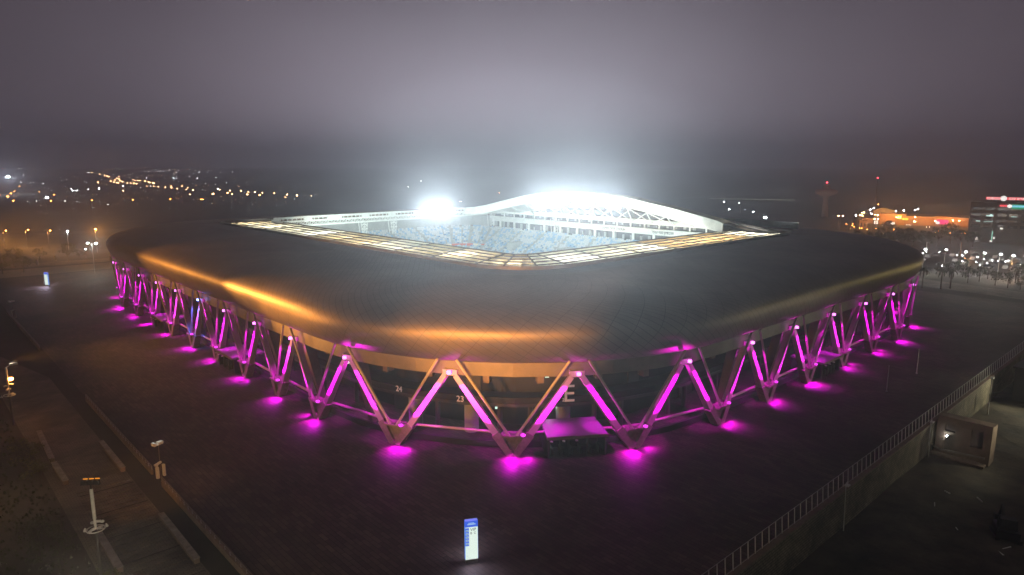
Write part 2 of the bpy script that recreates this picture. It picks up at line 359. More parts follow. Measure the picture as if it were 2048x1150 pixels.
prof = [(-.9, 13.99), (.15, 14.0), (.85, 14.55), (1.55, 15.6), (2.2, 17.3), (2.35, 18.3), (2.15, 19.1), (1.5, 19.9), (.3, 20.6), (-1.6, 21.15), (-4.5, 21.6), (-8.5, 21.9), (-14, 22.15), (-20, 22.28), (-27, 22.38), (-33.4, 22.45)]
b = MB(); loft(b, [dring(d, z, 14, 24, True) for d, z in prof] + [dring(-33.4, 21.9, 14, 24, True), dring(-20, 21.3, 14, 24, True), dring(-9, 20.4, 14, 24, True), dring(-2.4, 18.6, 14, 24, True), dring(-.9, 16.6, 14, 24, True)], uv=True, close=True)
o = b.build('roof_shell', MT['shell'], S, smooth=True); o['label'] = 'dark bronze rounded roof shell catching orange light along its rim'
b = MB(); loft(b, [dring(.05, 13.95, 10, 10), dring(.05, 11.9, 10, 10), dring(-1.5, 11.9, 10, 10), dring(-1.5, 13.95, 10, 10)], close=True)
b.build('fascia_beam', MT['band'], S)
b = MB(); loft(b, [dring(-33.0, 22.3, 10, 10, True), dring(-33.0, 23.15, 10, 10, True), dring(-33.3, 23.15, 10, 10, True), dring(-33.3, 22.3, 10, 10, True)], close=True); b.build('roof_gutter', MT['poledark'], S)  # rim line raised into a kerb to keep grazing floodlight off the shell
# translucent roof rim: sheets between dark purlins
IN = (-37.5, 42.0, -58.0, 60.0); OUT = (-54.3, 54.3, -75.6, 75.6)
def zr(x, y): return 22.55
def panel(p0, p1, q1, q0, kind, rows=5, zf=None, cat='roof_panel'):   # p inner edge, q outer edge, both (x, y, z)
    b = MB(); n = 6
    P = [np.array(v, float) for v in (p0, p1, q1, q0)]
    def bl(u, v): return (P[0] * (1 - u) + P[1] * u) * (1 - v) + (P[3] * (1 - u) + P[2] * u) * v
    for j in range(rows):
        for i in range(n):
            v0, v1 = (j + .035) / rows, (j + .965) / rows; u0, u1 = i / n, (i + 1) / n
            b.face([bl(u0, v0), bl(u1, v0), bl(u1, v1), bl(u0, v1)])
    o = b.build(cat, MT[kind], S)
    return o
def purlins(edges, name='purlin_grid', rows=5, extra=()):
    b = MB()
    for p0, p1, q1, q0 in edges:
        P = [np.array(v, float) for v in (p0, p1, q1, q0)]
        def bl(u, v): return (P[0] * (1 - u) + P[1] * u) * (1 - v) + (P[3] * (1 - u) + P[2] * u) * v
        for j in range(rows + 1):
            wd = .6 if j == 0 else .26
            b.bar(bl(0, j / rows) + np.array((0, 0, .14)), bl(1, j / rows) + np.array((0, 0, .14)), wd, .2)
        b.bar(bl(0, 0) + np.array((0, 0, .04)), bl(0, 1) + np.array((0, 0, .04)), .34, .22); b.bar(bl(1, 0) + np.array((0, 0, .04)), bl(1, 1) + np.array((0, 0, .04)), .34, .22)
        for u_ in (0, .5): b.bar(bl(u_, 0) - np.array((0, 0, 1.0)), bl(u_, 1) - np.array((0, 0, 1.3)), .34, .4)
    return b.build(name, MT['purlin'], S)
def divide(pi0, pi1, po0, po1, n):
    out = []
    for k in range(n):
        f = lambda a, c, t: tuple(a[i] + (c[i] - a[i]) * t for i in range(3))
        out.append((f(pi0, pi1, k / n), f(pi0, pi1, (k + 1) / n), f(po0, po1, (k + 1) / n), f(po0, po1, k / n)))
    return out
Z = 22.55
left = divide((-37.5, 70, Z), (-37.5, -53, Z), (-54.3, 70.6, Z), (-54.3, -61.6, Z), 9)
near = divide((-32.5, -58, Z), (49.5, -58, Z), (-40.3, -75.6, Z), (49.3, -75.6, Z), 7)
def fan(cx, cy_, a0, ro, ix, iy, ri=5, n=3, rev=False):
    out = []
    for k in range(n):
        a, c = R(a0 + 90 * k / n), R(a0 + 90 * (k + 1) / n)
        out.append(((ix + ri * math.cos(a), iy + ri * math.sin(a), Z), (ix + ri * math.cos(c), iy + ri * math.sin(c), Z), (cx + ro * math.cos(c), cy_ + ro * math.sin(c), Z), (cx + ro * math.cos(a), cy_ + ro * math.sin(a), Z)))
    return out
cornN = fan(-40.3, -61.6, 180, 14, -32.5, -53); cornR = fan(49.3, -70.6, 270, 5, 49.5, -57.5, .5); cornL = fan(-49.3, 70.6, 90, 5, -37, 70, .5)
K = {'w': 'rpw', 'y': 'rpy', 'o': 'rpo'}
LB = {'w': 'pale translucent roof panel glowing white', 'y': 'yellowed translucent roof panel', 'o': 'amber translucent roof panel on the near right rim'}
for segs, ks in ((left, 'ywwwyywyy'), (near, 'wwwooow'), (cornN, 'yyw'), (cornR, 'wwy'), (cornL, 'ywy')):
    for sgm, k in zip(segs, ks): panel(*sgm, K[k])['label'] = LB[k]
    purlins(segs)
# far short side: raised slab of sheets behind a lit box truss
far = divide((-36.5, 60, 24.5), (42, 60, 24.5), (-36.5, 75.6, 22.95), (42, 75.6, 22.95), 6)
for s_ in far: panel(*s_, 'rpy', rows=3)
purlins(far, rows=3)
def lattice(name, p, q, zt, zb, depth_vec, n, m, parent=S, w_=.22, cross=True):
    b = MB(); p = np.array(p, float); q = np.array(q, float); dv = np.array(depth_vec, float)
    for off in (dv * 0, dv):
        for z in (zt, zb): b.bar((*(p + off)[:2], z), (*(q + off)[:2], z), w_ * 1.5)
        for k in range(n + 1):
            a = p + (q - p) * k / n + off; b.bar((a[0], a[1], zb), (a[0], a[1], zt), w_)
            if k < n and cross:
                c = p + (q - p) * (k + 1) / n + off
                b.bar((a[0], a[1], zb), (c[0], c[1], zt), w_ * .8); b.bar((a[0], a[1], zt), (c[0], c[1], zb), w_ * .8)
    for k in range(n + 1):
        a = p + (q - p) * k / n
        for z in (zt, zb): b.bar((a[0], a[1], z), (a[0] + dv[0], a[1] + dv[1], z), w_)
    return b.build(name, m, parent)
lattice('roof_truss', (-41, 60.2), (54, 60.2), 22.75, 21.1, (0, 1.8), 40, MT['white'])['label'] = 'white lattice box truss under the far left roof edge'
b = MB()                                        # white fascia with window-like gaps above the truss
for z0, z1 in ((23.75, 24.45), (22.85, 23.1)): b.box(-41, 56, 59.7, 60.1, z0, z1)
for k in range(60):
    x = -41 + 97 * k / 59
    if k % 7 not in (0, 1) or k > 45: b.box(x - .11, x + .11, 59.75, 60.05, 23.1, 23.75)
    else: b.box(x - .8, x + .8, 59.75, 60.05, 23.1, 23.75)
b.build('truss_fascia', MT['whitefas'], S)
b = MB(); b.box(-40, 55, 60.5, 60.7, 22.85, 24.0); b.build('dark_gap_backing', MT['column'], S)  # dark panel set behind the fascia gaps so they read as shade
# arch over the long far side
b = MB(); ys = np.linspace(-60, 61, 60); T = []
for y in ys:
    a = arch(y); T.append(((42, y, a), (46.5, y, a + .15), (54.3, y, 22.5 + bump(y) * .85 + .12), (60, y, 22.3 + bump(y) * .7)))
for i in range(len(ys) - 1):
    for j in range(3): b.face([T[i][j], T[i][j + 1], T[i + 1][j + 1], T[i + 1][j]])
    lo0, lo1 = max(22.2, arch(ys[i]) - 3.1), max(22.2, arch(ys[i + 1]) - 3.1)
o = b.build('arch_roof', MT['rpw'], S); o['label'] = 'pale arched roof sheet rising over the far long side'
b = MB()
for i in range(len(ys) - 1):
    y0, y1 = ys[i], ys[i + 1]; a0, a1 = arch(y0) + .05, arch(y1) + .05; l0, l1 = max(22.0, a0 - 3.2), max(22.0, a1 - 3.2)
    b.hexa([(41.6, y0, l0), (42.0, y0, l0), (42.0, y1, l1), (41.6, y1, l1)], [(41.6, y0, a0), (42.0, y0, a0), (42.0, y1, a1), (41.6, y1, a1)])
o = b.build('arch_fascia', MT['white'], S); o['label'] = 'white floodlit arch fascia over the far long side'
b = MB()
for i in range(len(ys) - 1):
    y0, y1 = ys[i], ys[i + 1]; l0, l1 = max(21.9, arch(y0) - 3.1), max(21.9, arch(y1) - 3.1); h0, h1 = max(21.9, l0 - 1.6), max(21.9, l1 - 1.6)
    b.face([(42, y0, l0), (42, y1, l1), (62, y1, h1), (62, y0, h0)])
b.build('arch_soffit', MT['white'], S)
b = MB()
for k in range(15):
    y = -56 + 8 * k; a = arch(y) - 3.3
    if a < 23: continue
    b.bar((42.6, y, a), (50, y + 3, 22.8), .3); b.bar((50, y + 3, 22.8), (57, y, a - 1.2), .3); b.bar((50, y + 3, 22.8), (42.6, y + 8, max(22.6, arch(y + 8) - 3.3)), .25)
b.bar((50, -50, 22.8), (50, 56, 22.8), .35)
b.build('arch_brace', MT['white'], S)
# seating bowl
STEP = 26
def bowl(t): return ring(-38 - 24 * t, 38 + 22 * t, -56 - 24 * t, 56 + 24 * t, 6 + 10 * t, 5, 1)
b = MB(); rings = []
for k in range(STEP + 1):
    t = k / STEP; z = 1.5 + 13.6 * t
    rings.append([(x, y, z) for x, y in bowl(t)])
    if k < STEP: rings.append([(x, y, z) for x, y in bowl((k + 1) / STEP)])
loft(b, [[(x, y, .1) for x, y in bowl(0)]] + rings)
b.build('seating_tier', MT['stand'], S)
b = MB()
loft(b, [[(x, y, 15.1) for x, y in ring(-62.2, 66, -80.2, 80.2, 16, 5, 1)], [(x, y, 19.4) for x, y in ring(-62.2, 66, -80.2, 80.2, 16, 5, 1)], [(x, y, 19.4) for x, y in ring(-62.8, 67, -80.8, 80.8, 16.6, 5, 1)], [(x, y, 15.1) for x, y in ring(-62.8, 67, -80.8, 80.8, 16.6, 5, 1)]], close=True)
b.build('stand_back_wall', MT['stand'], S)
b = MB(); b.face([(-36, -54, .12), (36, -54, .12), (36, 54, .12), (-36, 54, .12)]); b.build('pitch', MT['grass'], S)
# seats: nearest hundred visible ones are parts, the others one part
def seat_geo(b, x, y, z, dx, dy, m, w_=.8):
    px, py = -dy, dx                            # along the row; (dx, dy) points to the pitch
    c = [(x + px * w_ / 2 * a + dx * .25 * c_, y + py * w_ / 2 * a + dy * .25 * c_) for a, c_ in ((-1, -1), (1, -1), (1, 1), (-1, 1))]
    b.hexa([(p[0], p[1], z + .35) for p in c], [(p[0], p[1], z + .47) for p in c], m)
    c2 = [(x + px * w_ / 2 * a - dx * (.25 + .1 * c_), y + py * w_ / 2 * a - dy * (.25 + .1 * c_)) for a, c_ in ((-1, 0), (1, 0), (1, 1), (-1, 1))]
    b.hexa([(p[0], p[1], z + .40) for p in c2], [(p[0], p[1], z + .95) for p in c2], m)
seats = []
for k in range(4, STEP):
    t = k / STEP; tm = (k + .5) / STEP; z = 1.5 + 13.6 * t
    P = ring(-38 - 24 * tm, 38 + 22 * tm, -56 - 24 * tm, 56 + 24 * tm, 6 + 10 * tm, 5, 1)
    n = len(P)
    for i in range(n):
        p, q = np.array(P[i]), np.array(P[(i + 1) % n]); L = np.linalg.norm(q - p); d = (q - p) / L
        m_ = (p + q) / 2
        if not (m_[1] > 40 and m_[0] > -56 or m_[0] > 36 and m_[1] > -56): continue
        inw = np.array((-d[1], d[0]))
        if inw @ (-m_) < 0: inw = -inw
        for s_ in np.arange(.5, L - .4, .98):
            c = p + d * s_
            ang = c[0] if m_[1] > 60 and L > 20 else c[1]
            if L > 20 and (ang + 200) % 13.5 < 1.5: continue
            if L < 20 and i % 2 == 0 and s_ < 1.3: continue
            u = rng.random()
            wh = .25 + .45 * t
            m = 's0' if u < wh else ('s1' if u < wh + .25 else ('s2' if u < wh + .40 else ('s3' if u < wh + .48 else 's4')))
            if rng.random() < .04: continue
            seats.append((float(c[0]), float(c[1]), z, float(inw[0]), float(inw[1]), m))
seats.sort(key=lambda s_: (s_[0] - CAM[0]) ** 2 + (s_[1] - CAM[1]) ** 2 + 0 * s_[2])
vis = [s_ for s_ in seats if s_[2] > 9.5 and s_[1] > 0]
front_ = vis[:100]; fset = set(id(s_) for s_ in front_)
sm = ['s0', 's1', 's2', 's3', 's4']; b = MB()
for s_ in seats:
    if id(s_) not in fset: seat_geo(b, *s_[:5], sm.index(s_[5]))
o = b.build('seat_rows', [MT[k] for k in sm], S); o['kind'] = 'stuff'
protos = {}
for x, y, z, dx, dy, m in front_:
    key = m
    if key not in protos:
        b = MB(); seat_geo(b, 0, 0, 0, 1, 0, 0); o = b.build('seat', MT[m], S); protos[key] = o
    else: o = protos[key].copy(); COL.objects.link(o)
    o.location = (x, y, z); o.rotation_euler = (0, 0, math.atan2(dy, dx))
# vomitories and long-side balconies
b = MB()
for x, y in ((-10, 66), (22, 66), (50, 66), (50, 38), (50, 10), (50, -18)):
    if y > 60: b.box(x - 1.6, x + 1.6, y - 3.2, y + 3, 7, 9.6)
    else: b.box(x - 3.0, x + 3.0, y - 1.6, y + 1.6, 8, 11.2)
b.build('vomitory', MT['stand'], S)
def band(x, z0, z1, y0=-72, y1=64, name='balcony_front', m='whitefas', dx=.5):
    b = MB(); b.box(x, x + dx, y0, y1, z0, z1); b.box(x + dx, x + 9, y0, y1, z0, z0 + .25); return b.build(name, MT[m], S)
band(59.2, 13.3, 14.9); band(59.6, 17.9, 20.0); band(60.2, 21.4, 23.0)
for z0, z1, x in ((14.9, 17.9, 63.5), (20.0, 21.4, 62.8), (23.0, 25.0, 64)):
    b = MB(); b.box(x, x + .3, -72, 64, z0, z1); b.build('box_glazing', MT['glassbox'], S)
for z0, z1, x, st in ((14.9, 17.9, 60.0, 9.0), (20.0, 21.4, 60.4, 6.2)):
    y = -68
    while y < 62:
        b = MB(); b.box(x, x + .55, y, y + .8 if st > 7 else y + .35, z0 + .01, z1 - .01); b.build('balcony_column', MT['white'], S); y += st
b = MB()
for k in range(34):
    y = -70 + k * 3.9 + rng.random(); h = rng.random()
    b = MB(); b.box(63.0, 63.4, y, y + .5 + h, 15.2, 16.4 + h); b.build('box_partition', MT['stand'], S)
    b = MB(); b.box(62.3, 62.6, y, y + .4 + h, 20.3, 20.8 + h * .5); b.build('box_partition', MT['stand'], S)
b = MB()
P = [bowl(.62)[k] for k in range(0, 6)]
# parapet boards round the far corner
pts = [(60 - 9.5, 12), (50.5, 20), (50.5, 30), (50.5, 44), (50.0, 56), (47.5, 62), (43, 66), (36, 68), (24, 68)]
def blocks(name, pts, z, h, mats, step=3.6):
    b = MB(); k = 0
    for i in range(len(pts) - 1):
        p, q = np.array(pts[i]), np.array(pts[i + 1]); L = np.linalg.norm(q - p); n = max(1, round(L / step))
        for j in range(n):
            a, c = p + (q - p) * j / n, p + (q - p) * ((j + .9) / n)
            b.bar((a[0], a[1], z + h / 2), (c[0], c[1], z + h / 2), .2, h, m=k % 2 if k % 3 else 0); k += 1
    return b.build(name, mats, S)
blocks('advertising_board', pts, 7.8, 1.0, [MT['red'], MT['cream']])['label'] = 'red and cream boards curving round the far corner'
for px, py in ((729, 457), (788, 451), (1113, 446), (985, 447)):
    p = on_plane(px, py, 1, 62) if px < 1100 else on_plane(px, py, 0, 58)
    b = MB(); x, y = p[0], p[1]
    for dx, dy in ((-1.4, 0), (1.4, 0), (-1.4, 2), (1.4, 2)): b.bar((x + dx * .5, y + dy, 15.5), (x + dx, y + dy, 21), .16)
    for k in range(4): b.bar((x - 1, y, 16 + k * 1.2), (x + 1, y, 16 + (k + 1) * 1.2), .12); b.bar((x + 1, y, 16 + k * 1.2), (x - 1, y, 16 + (k + 1) * 1.2), .12)
    b.bar((x - 1.4, y, 18.3), (x + 1.4, y, 18.3), .25); b.bar((x - 1.4, y, 20), (x + 1.4, y, 20), .25)
    b.build('lattice_tower', MT['white'], S)
# lettering
def text(name, body, size, origin, xa, za, m, parent, ext=.03, sx=1.0):
    c = bpy.data.curves.new('t', 'FONT'); c.body = body; c.size = size; c.extrude = ext; c.align_x = 'LEFT'; c.space_character = 1.0
    t = bpy.data.objects.new('t', c); COL.objects.link(t); bpy.context.view_layer.update()
    dg = bpy.context.evaluated_depsgraph_get(); me = bpy.data.meshes.new_from_object(t.evaluated_get(dg)); bpy.data.objects.remove(t)
    me.materials.clear(); me.materials.append(m)
    o = bpy.data.objects.new(name, me); COL.objects.link(o); xa = Vector(xa).normalized(); za = Vector(za).normalized(); n = xa.cross(za)
    o.matrix_world = Matrix(((xa[0] * sx, za[0], n[0], origin[0]), (xa[1] * sx, za[1], n[1], origin[1]), (xa[2] * sx, za[2], n[2], origin[2]), (0, 0, 0, 1)))
    if parent: o.parent = parent
    return o
MT['letter'] = mat('grey_lettering', (.12, .13, .14), .6)
def fit_text(name, body, p, q, size, m, parent, rtl=False):
    body = body[::-1] if rtl else body
    o = text(name, body, size, p, (0, -1, 0), (0, 0, 1), m, parent, ext=.04)
    L = max(v.co.x for v in o.data.vertices) or 1; k = abs(q[1] - p[1]) / L
    o.matrix_world = o.matrix_world @ Matrix.Scale(k, 4, (1, 0, 0)); return o
p, q = on_plane(1204, 456, 0, 59.5), on_plane(1250, 461, 0, 59.5); p[2] = 18.5; fit_text('stadium_name', 'SAMMY OFER STADIUM', (59.54, p[1], 18.5), (0, q[1]), 1.3, MT['letter'], S)
p, q = on_plane(1303, 464, 0, 59.5), on_plane(1347, 469, 0, 59.5); fit_text('stadium_name', 'אצטדיון סמי עופר', (59.54, p[1], 18.5), (0, q[1]), 1.5, MT['letter'], S, rtl=True)
# floodlights of the bowl
def flood(loc, aim, n=6, axis=1, w_=.9):
    f = empty('floodlight_bank', loc, parent=S); b = MB(); c = MB()
    for k in range(n):
        o_ = (k - (n - 1) / 2) * w_; v = [0, 0]; v[axis] = o_
        b.box(v[0] - .36, v[0] + .36, v[1] - .36, v[1] + .36, -.36, .36); 
        dx, dy = (-.40 if axis == 1 else 0), (-.40 if axis == 0 else 0)
        if axis == 1: c.box(v[0] + dx - .02, v[0] + dx + .03, v[1] - .33, v[1] + .33, -.33, .33)
        else: c.box(v[0] - .33, v[0] + .33, v[1] + dy - .02, v[1] + dy + .03, -.33, .33)
    b.build('lamp_housing', MT['pole'], f); c.build('lamp_lens', MT['e_flood'], f); return f
CW = (.84, 1.0, .98)
FLP = 6500; CN = (.93, .90, 1.0); BEAM = 185000; TOP = (CAM[0], CAM[1], 49)  # BEAM drives extra spots aimed at the camera, added to build halos
for x in (21, 26, 31):
    flood((x, 59.2, 23.6), None, 6, 0); light('SPOT', (x, 58.4, 23.7), FLP, CN, S, (CAM[0], CAM[1], 30), .4, 150, .9); light('SPOT', (x, 58.2, 23.9), BEAM, CW, S, TOP, .4, 15, 1)
for y in (-20, -8, 3, 14):
    z = arch(y) - 3.8; flood((41.1, y, z), None, 7, 1); light('SPOT', (40.2, y, z), FLP, CN, S, (CAM[0], CAM[1], 30), .4, 150, .9); light('SPOT', (40.0, y, z + .3), BEAM * 1.05, CW, S, TOP, .4, 15, 1)
for x in (-20, 45): flood((x, 59.2, 23.4), None, 4, 0, .6)
# banks on the near edges, hidden under the rim, light the far stands and the arch
for y in (-40, 0, 40): light('AREA', (-35.5, y, 20.5), 24000, CW, S, (50, y * .4 + 5, 16), 8, sy=1.5)
for x in (-20, 20): light('AREA', (x, -56, 20.5), 21000, CW, S, (x * .5 + 8, 60, 14), 8, sy=1.5)
# unseen point lights added below the near rim to make the sheets glow
CWM = (1.0, .93, .74)
for k, (x, y) in enumerate([(-46, 62), (-46, 48), (-46, 33), (-45, 18), (-46, 2), (-46, -14), (-46, -30), (-46, -46), (-45, -64), (-33, -68), (-16, -67), (-2, -67), (12, -67), (26, -67), (40, -66), (51, -66), (-47, 70), (49, -71)]):
    light('POINT', (x + rng.normal() * 1.5, y, 18.2), (6500, 9500, 4500, 11000)[k % 4], CWM if k % 3 else (1, 1, .95), S, size=.6)
# ------------------------------------------------------------------ support frames round the outside
feet = []
def C_(cx, cy_, a): a = R(a); return (cx + RC * math.cos(a), cy_ + RC * math.sin(a), math.cos(a), math.sin(a))
for a in (112.5, 135, 157.5): feet.append(C_(-40.7, 62, a))
for k in range(8, -1, -1): feet.append((-87.7, -62 + 15.5 * k, -1, 0))
for a in (202.5, 225, 247.5): feet.append(C_(-40.7, -62, a))
for k in range(6): feet.append((-40.7 + 16.28 * k, -109, 0, -1))
for a in (292.5, 315, 337.5): feet.append(C_(40.7, -62, a))
for k in range(2): feet.append((87.7, -62 + 15.5 * k, 1, 0))
nf = len(feet)
def apex(i):                                    # between foot i and i + 1, on the same outline
    a, c = feet[i], feet[i + 1]; nx, ny = a[2] + c[2], a[3] + c[3]; l = math.hypot(nx, ny); nx /= l; ny /= l
    x, y = (a[0] + c[0]) / 2, (a[1] + c[1]) / 2
    if abs(a[2] - c[2]) + abs(a[3] - c[3]) > .01:
        h = math.hypot(a[0] - c[0], a[1] - c[1]) / 2; s_ = RC - math.sqrt(RC * RC - h * h); x += nx * s_; y += ny * s_
    return (x, y, nx, ny)
def pt(f, t, n, z): return np.array((f[0] + f[3] * -1 * t * -1 * -1 + f[2] * n, f[1] + f[2] * t + f[3] * n, z)) if False else np.array((f[0] - f[3] * t + f[2] * n, f[1] + f[2] * t + f[3] * n, z))
# (t runs counter-clockwise seen from above: from foot i + 1 towards ... the order of `feet` runs counter-clockwise too)
MAG = (1.0, .0, .93)
lamp_col = {}
for i, f in enumerate(feet):
    fr = empty('support_frame', (0, 0, 0), parent=S)
    ends = []
    for s_ in (-1, 1):
        j = i - 1 if s_ < 0 else i
        if 0 <= j < nf - 1: ends.append((s_, apex(j)))
        else: ends.append((s_, (f[0] - f[3] * 7.8 * s_, f[1] + f[2] * 7.8 * s_, f[2], f[3])))
    b = MB(); up_n = (f[2], f[3], 0)
    web = []
    for s_, a in ends:
        top = pt(a, -s_ * .75, 0, 11.85); base = pt(f, s_ * .3, 0, 0.0); d = top - base
        mid = base + d * (3.3 / 11.85); web.append(mid)
        b.bar(base, mid, 1.5, .75, 1.5, 1.15, up=up_n) if False else b.bar(base, mid, .95, 1.5, 1.25, 1.35, up=up_n)
        t_ = MB(); t_.bar(mid, top, .95, 1.1, .75, .8, up=up_n); t_.build('thick_strut', MT['steel'], fr)
    l, r_ = web
    i0 = pt(f, 0, .3, .1); i1 = pt(f, 0, -.3, .1)
    nn = np.array((f[2], f[3], 0)) * .3
    b.hexa([i1 - 0, l - nn, r_ - nn], [i0, l + nn, r_ + nn])
    cpa = (l + r_) / 2
    b.bar(l * .8 + r_ * .2 + nn * 1.4 - (0, 0, .1), r_ * .8 + l * .2 + nn * 1.4 - (0, 0, .1), 1.9, .3, up=(0, 0, 1))
    b.build('footing', MT['footing'], fr)
    for s_, a in ends:
        top = pt(a, -s_ * 1.4, 1.5, 14.6); base = pt(f, s_ * .55, .75, 3.2)
        t_ = MB(); t_.bar(base, base + (top - base) * .08, .75, .5, .42, .42, n=8); t_.bar(base + (top - base) * .08, top, .42, .42, n=8); t_.build('thin_strut', MT['steel'], fr)
    cap = pt(f, 1.5, 1.0, 3.45)
    b = MB(); b.box(cap[0] - .25, cap[0] + .25, cap[1] - .25, cap[1] + .25, 3.3, 3.6); b.build('spot_lens', MT['e_mag2'], fr)
    # up light on the struts, down light on the paving
    for s_, a in ends:
        tgt = pt(a, -s_ * 3.0, -.3, 8.6); st = pt(f, s_ * 1.5, 1.9, 3.0)
        light('SPOT', st, 15500, MAG, fr, tgt, .12, 31, .8)
    q_ = random.uniform(-.9, .9); light('SPOT', pt(f, q_, 1.5, 1.25), 2100 * random.uniform(.6, 1.5), MAG, fr, pt(f, q_ * 1.5, 2.1, 0), .3, 128, .6)
    q_ = random.choice((-1, 1)) * random.uniform(1.6, 2.6); light('SPOT', pt(f, q_, 1.1, 1.0), 1100 * random.uniform(.4, 1.3), MAG, fr, pt(f, q_ * 1.1, 1.6, 0), .2, 124, .7)
for i in range(nf - 1):
    a = apex(i); f0, f1 = feet[i], feet[i + 1]
    b = MB()
    p = pt(f0, 1.9, -.8, 3.1); q = pt(f1, -1.9, -.8, 3.1)
    if math.dist(p, q) > math.dist(f0[:2], f1[:2]): p = pt(f0, -1.9, -.8, 3.1); q = pt(f1, 1.9, -.8, 3.1)
    b.bar(p, q, .46, n=8); b.build('tie_beam', MT['steel'], S)
    b = MB(); c0 = pt(a, 0, -2.0, 11.9); c1 = pt(a, 0, -4.6, .2)
    b.bar(c1, c0, .9, 1.0, 1.7, 1.9, up=(a[2], a[3], 0))
    if i not in (12, 13, 14, 15) or math.dist(a[:2], (-65.5, -99.5)) > 22: b.build('fin_column', MT['column'], S)
    b = MB(); b.bar(pt(a, -1.1, .15, 12.3), pt(a, 1.1, .15, 12.3), .5, .9); b.build('apex_plate', MT['steel'], S)
    blue = (i == 7)
    cp = pt(a, .1, 1.0, 12.5); b = MB(); b.lathe([(.12, -.2), (.3, -.2), (.3, .15), (.1, .22)], 10, tuple(cp)); b.build('apex_lamp', MT['e_blue' if blue else 'e_mag'], S)
    light('SPOT', pt(a, 0, 1.9, 12.3), 1300, MAG, S, pt(a, 0, -.6, 0), .1, 60, .9)
    for s_ in (-1, 1): light('SPOT', pt(a, s_ * .6, 2.6, 12.0), 9500 if not blue or s_ > 0 else 11000, MAG if not blue or s_ > 0 else (.10, .12, 1), S, pt(a, s_ * 3.4, .1, 7.6), .1, 56, .8)
    for s_ in (-4.6, 4.4):
        b = MB(); c = pt(a, s_, -4.2, 0); ang = math.atan2(a[3], a[2]); hh = 1.6 + .9 * rng.random()
        b.bar(pt(a, s_, -4.9, 11.9 - hh / 2), pt(a, s_, -3.4, 11.9 - hh / 2), 1.0, hh); b.build('raker_end', MT['column'], S)
# concourse behind the frames
def dr(d, z): return dring(d, z, 8, 4)
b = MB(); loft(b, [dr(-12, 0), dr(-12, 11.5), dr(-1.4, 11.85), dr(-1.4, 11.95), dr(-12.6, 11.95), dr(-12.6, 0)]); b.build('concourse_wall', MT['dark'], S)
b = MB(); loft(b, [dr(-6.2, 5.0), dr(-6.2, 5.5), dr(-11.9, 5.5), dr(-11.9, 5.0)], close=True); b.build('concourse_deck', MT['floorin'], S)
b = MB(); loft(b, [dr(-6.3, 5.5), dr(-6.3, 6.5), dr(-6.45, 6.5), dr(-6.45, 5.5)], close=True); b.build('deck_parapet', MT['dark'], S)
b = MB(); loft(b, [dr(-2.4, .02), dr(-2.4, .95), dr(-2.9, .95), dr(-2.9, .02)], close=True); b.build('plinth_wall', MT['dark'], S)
for i in range(nf - 1):
    a = apex(i); f1 = feet[i]
    for s_ in (-5.2, 5.2):
        b = MB(); b.bar(pt(a, s_, -8.5, 0), pt(a, s_, -8.5, 5.0), .8, n=8); b.build('concourse_column', MT['floorin'], S)
    b = MB()
    if i % 2: b.bar(pt(a, -2.2, -11.6, 1.4), pt(a, 2.0, -11.6, 1.4), .3, 2.6); b.bar(pt(a, -2.2, -10.9, 3.3), pt(a, 2.2, -10.9, 3.3), .9, .15)
    else: b.bar(pt(a, -1.2, -11.6, 7), pt(a, 1.2, -11.6, 7), .3, 2.4)
    b.build('gate_shutter', MT['floorin'], S)
for px, py, d in ((870, 702, 0), (822, 774, 0), (996, 819, 0), (610, 702, 0), (1487, 710, 0), (1198, 778, 0), (1283, 778, 0), (1287, 740, 0), (1541, 652, 0), (1636, 657, 0), (1769, 613, 0), (1490, 716, 0), (1487, 709, 0), (1096, 756, 0), (357, 655, 0)):
    # small lit door signs inside the concourse
    best = None
    for i in range(nf - 1):
        a = apex(i)
        for t in np.arange(-8, 8.1, .5):
            for z in (3.1, 8.4):
                P_ = pt(a, t, -11.2 if z < 5 else -11.2, z); e = math.dist(proj(P_), (px, py))
                if best is None or e < best[0]: best = (e, a, t, z)
    _, a, t, z = best
    b = MB(); b.bar(pt(a, t - .32, -11.2, z), pt(a, t + .32, -11.2, z), .12, .36); b.build('exit_sign', MT['e_sign'], S)
MT['numeral'] = mat('glowing_numeral', (.55, .42, .38), .6); MT['numeral'].node_tree.nodes['Principled BSDF'].inputs['Emission Color'].default_value = (.8, .55, .52, 1); MT['numeral'].node_tree.nodes['Principled BSDF'].inputs['Emission Strength'].default_value = .26  # numerals given a faint glow of their own to show in the dark
def wall_text(body, px, py, h, dn):              # lettering on the concourse front nearest to that spot
    best = None
    for k in range(0, 361):
        an = R(180 + k * .25); cx, cy_ = -40.7, -62
        x, y = cx + (RC + dn) * math.cos(an), cy_ + (RC + dn) * math.sin(an)
        for z in np.arange(2, 11, .25):
            e = math.dist(proj((x, y, z)), (px, py))
            if best is None or e < best[0]: best = (e, x, y, z, an)
    _, x, y, z, an = best
    xa = (-math.sin(an), math.cos(an), 0); return text('gate_number', body, h / .72, (x, y, z), xa, (0, 0, 1), MT['numeral'], S, ext=.05)
wall_text('E', 1126, 803, 2.75, -3.6); wall_text('23', 912, 803, .95, -5.6); wall_text('24', 791, 782, .95, -5.6); wall_text('20', 1124, 803, .55, -5.8)
for an, dn in ((214.5, -8.5), (236.5, -8.8), (200, -8)):
    x, y = -40.7 + (RC + dn) * math.cos(R(an)), -62 + (RC + dn) * math.sin(R(an)); b = MB(); b.lathe([(1.15, .02), (1.15, 4.9)], 20, (x, y, 0)); b.build('stair_core', MT['stand'], S, smooth=False)
    light('POINT', (x - 2.2 * math.cos(R(an + 70)), y - 2.2 * math.sin(R(an + 70)), 4.2), 130, (.9, 1, .95), S, size=.1)  # light without a fixture, added to brighten the stair core
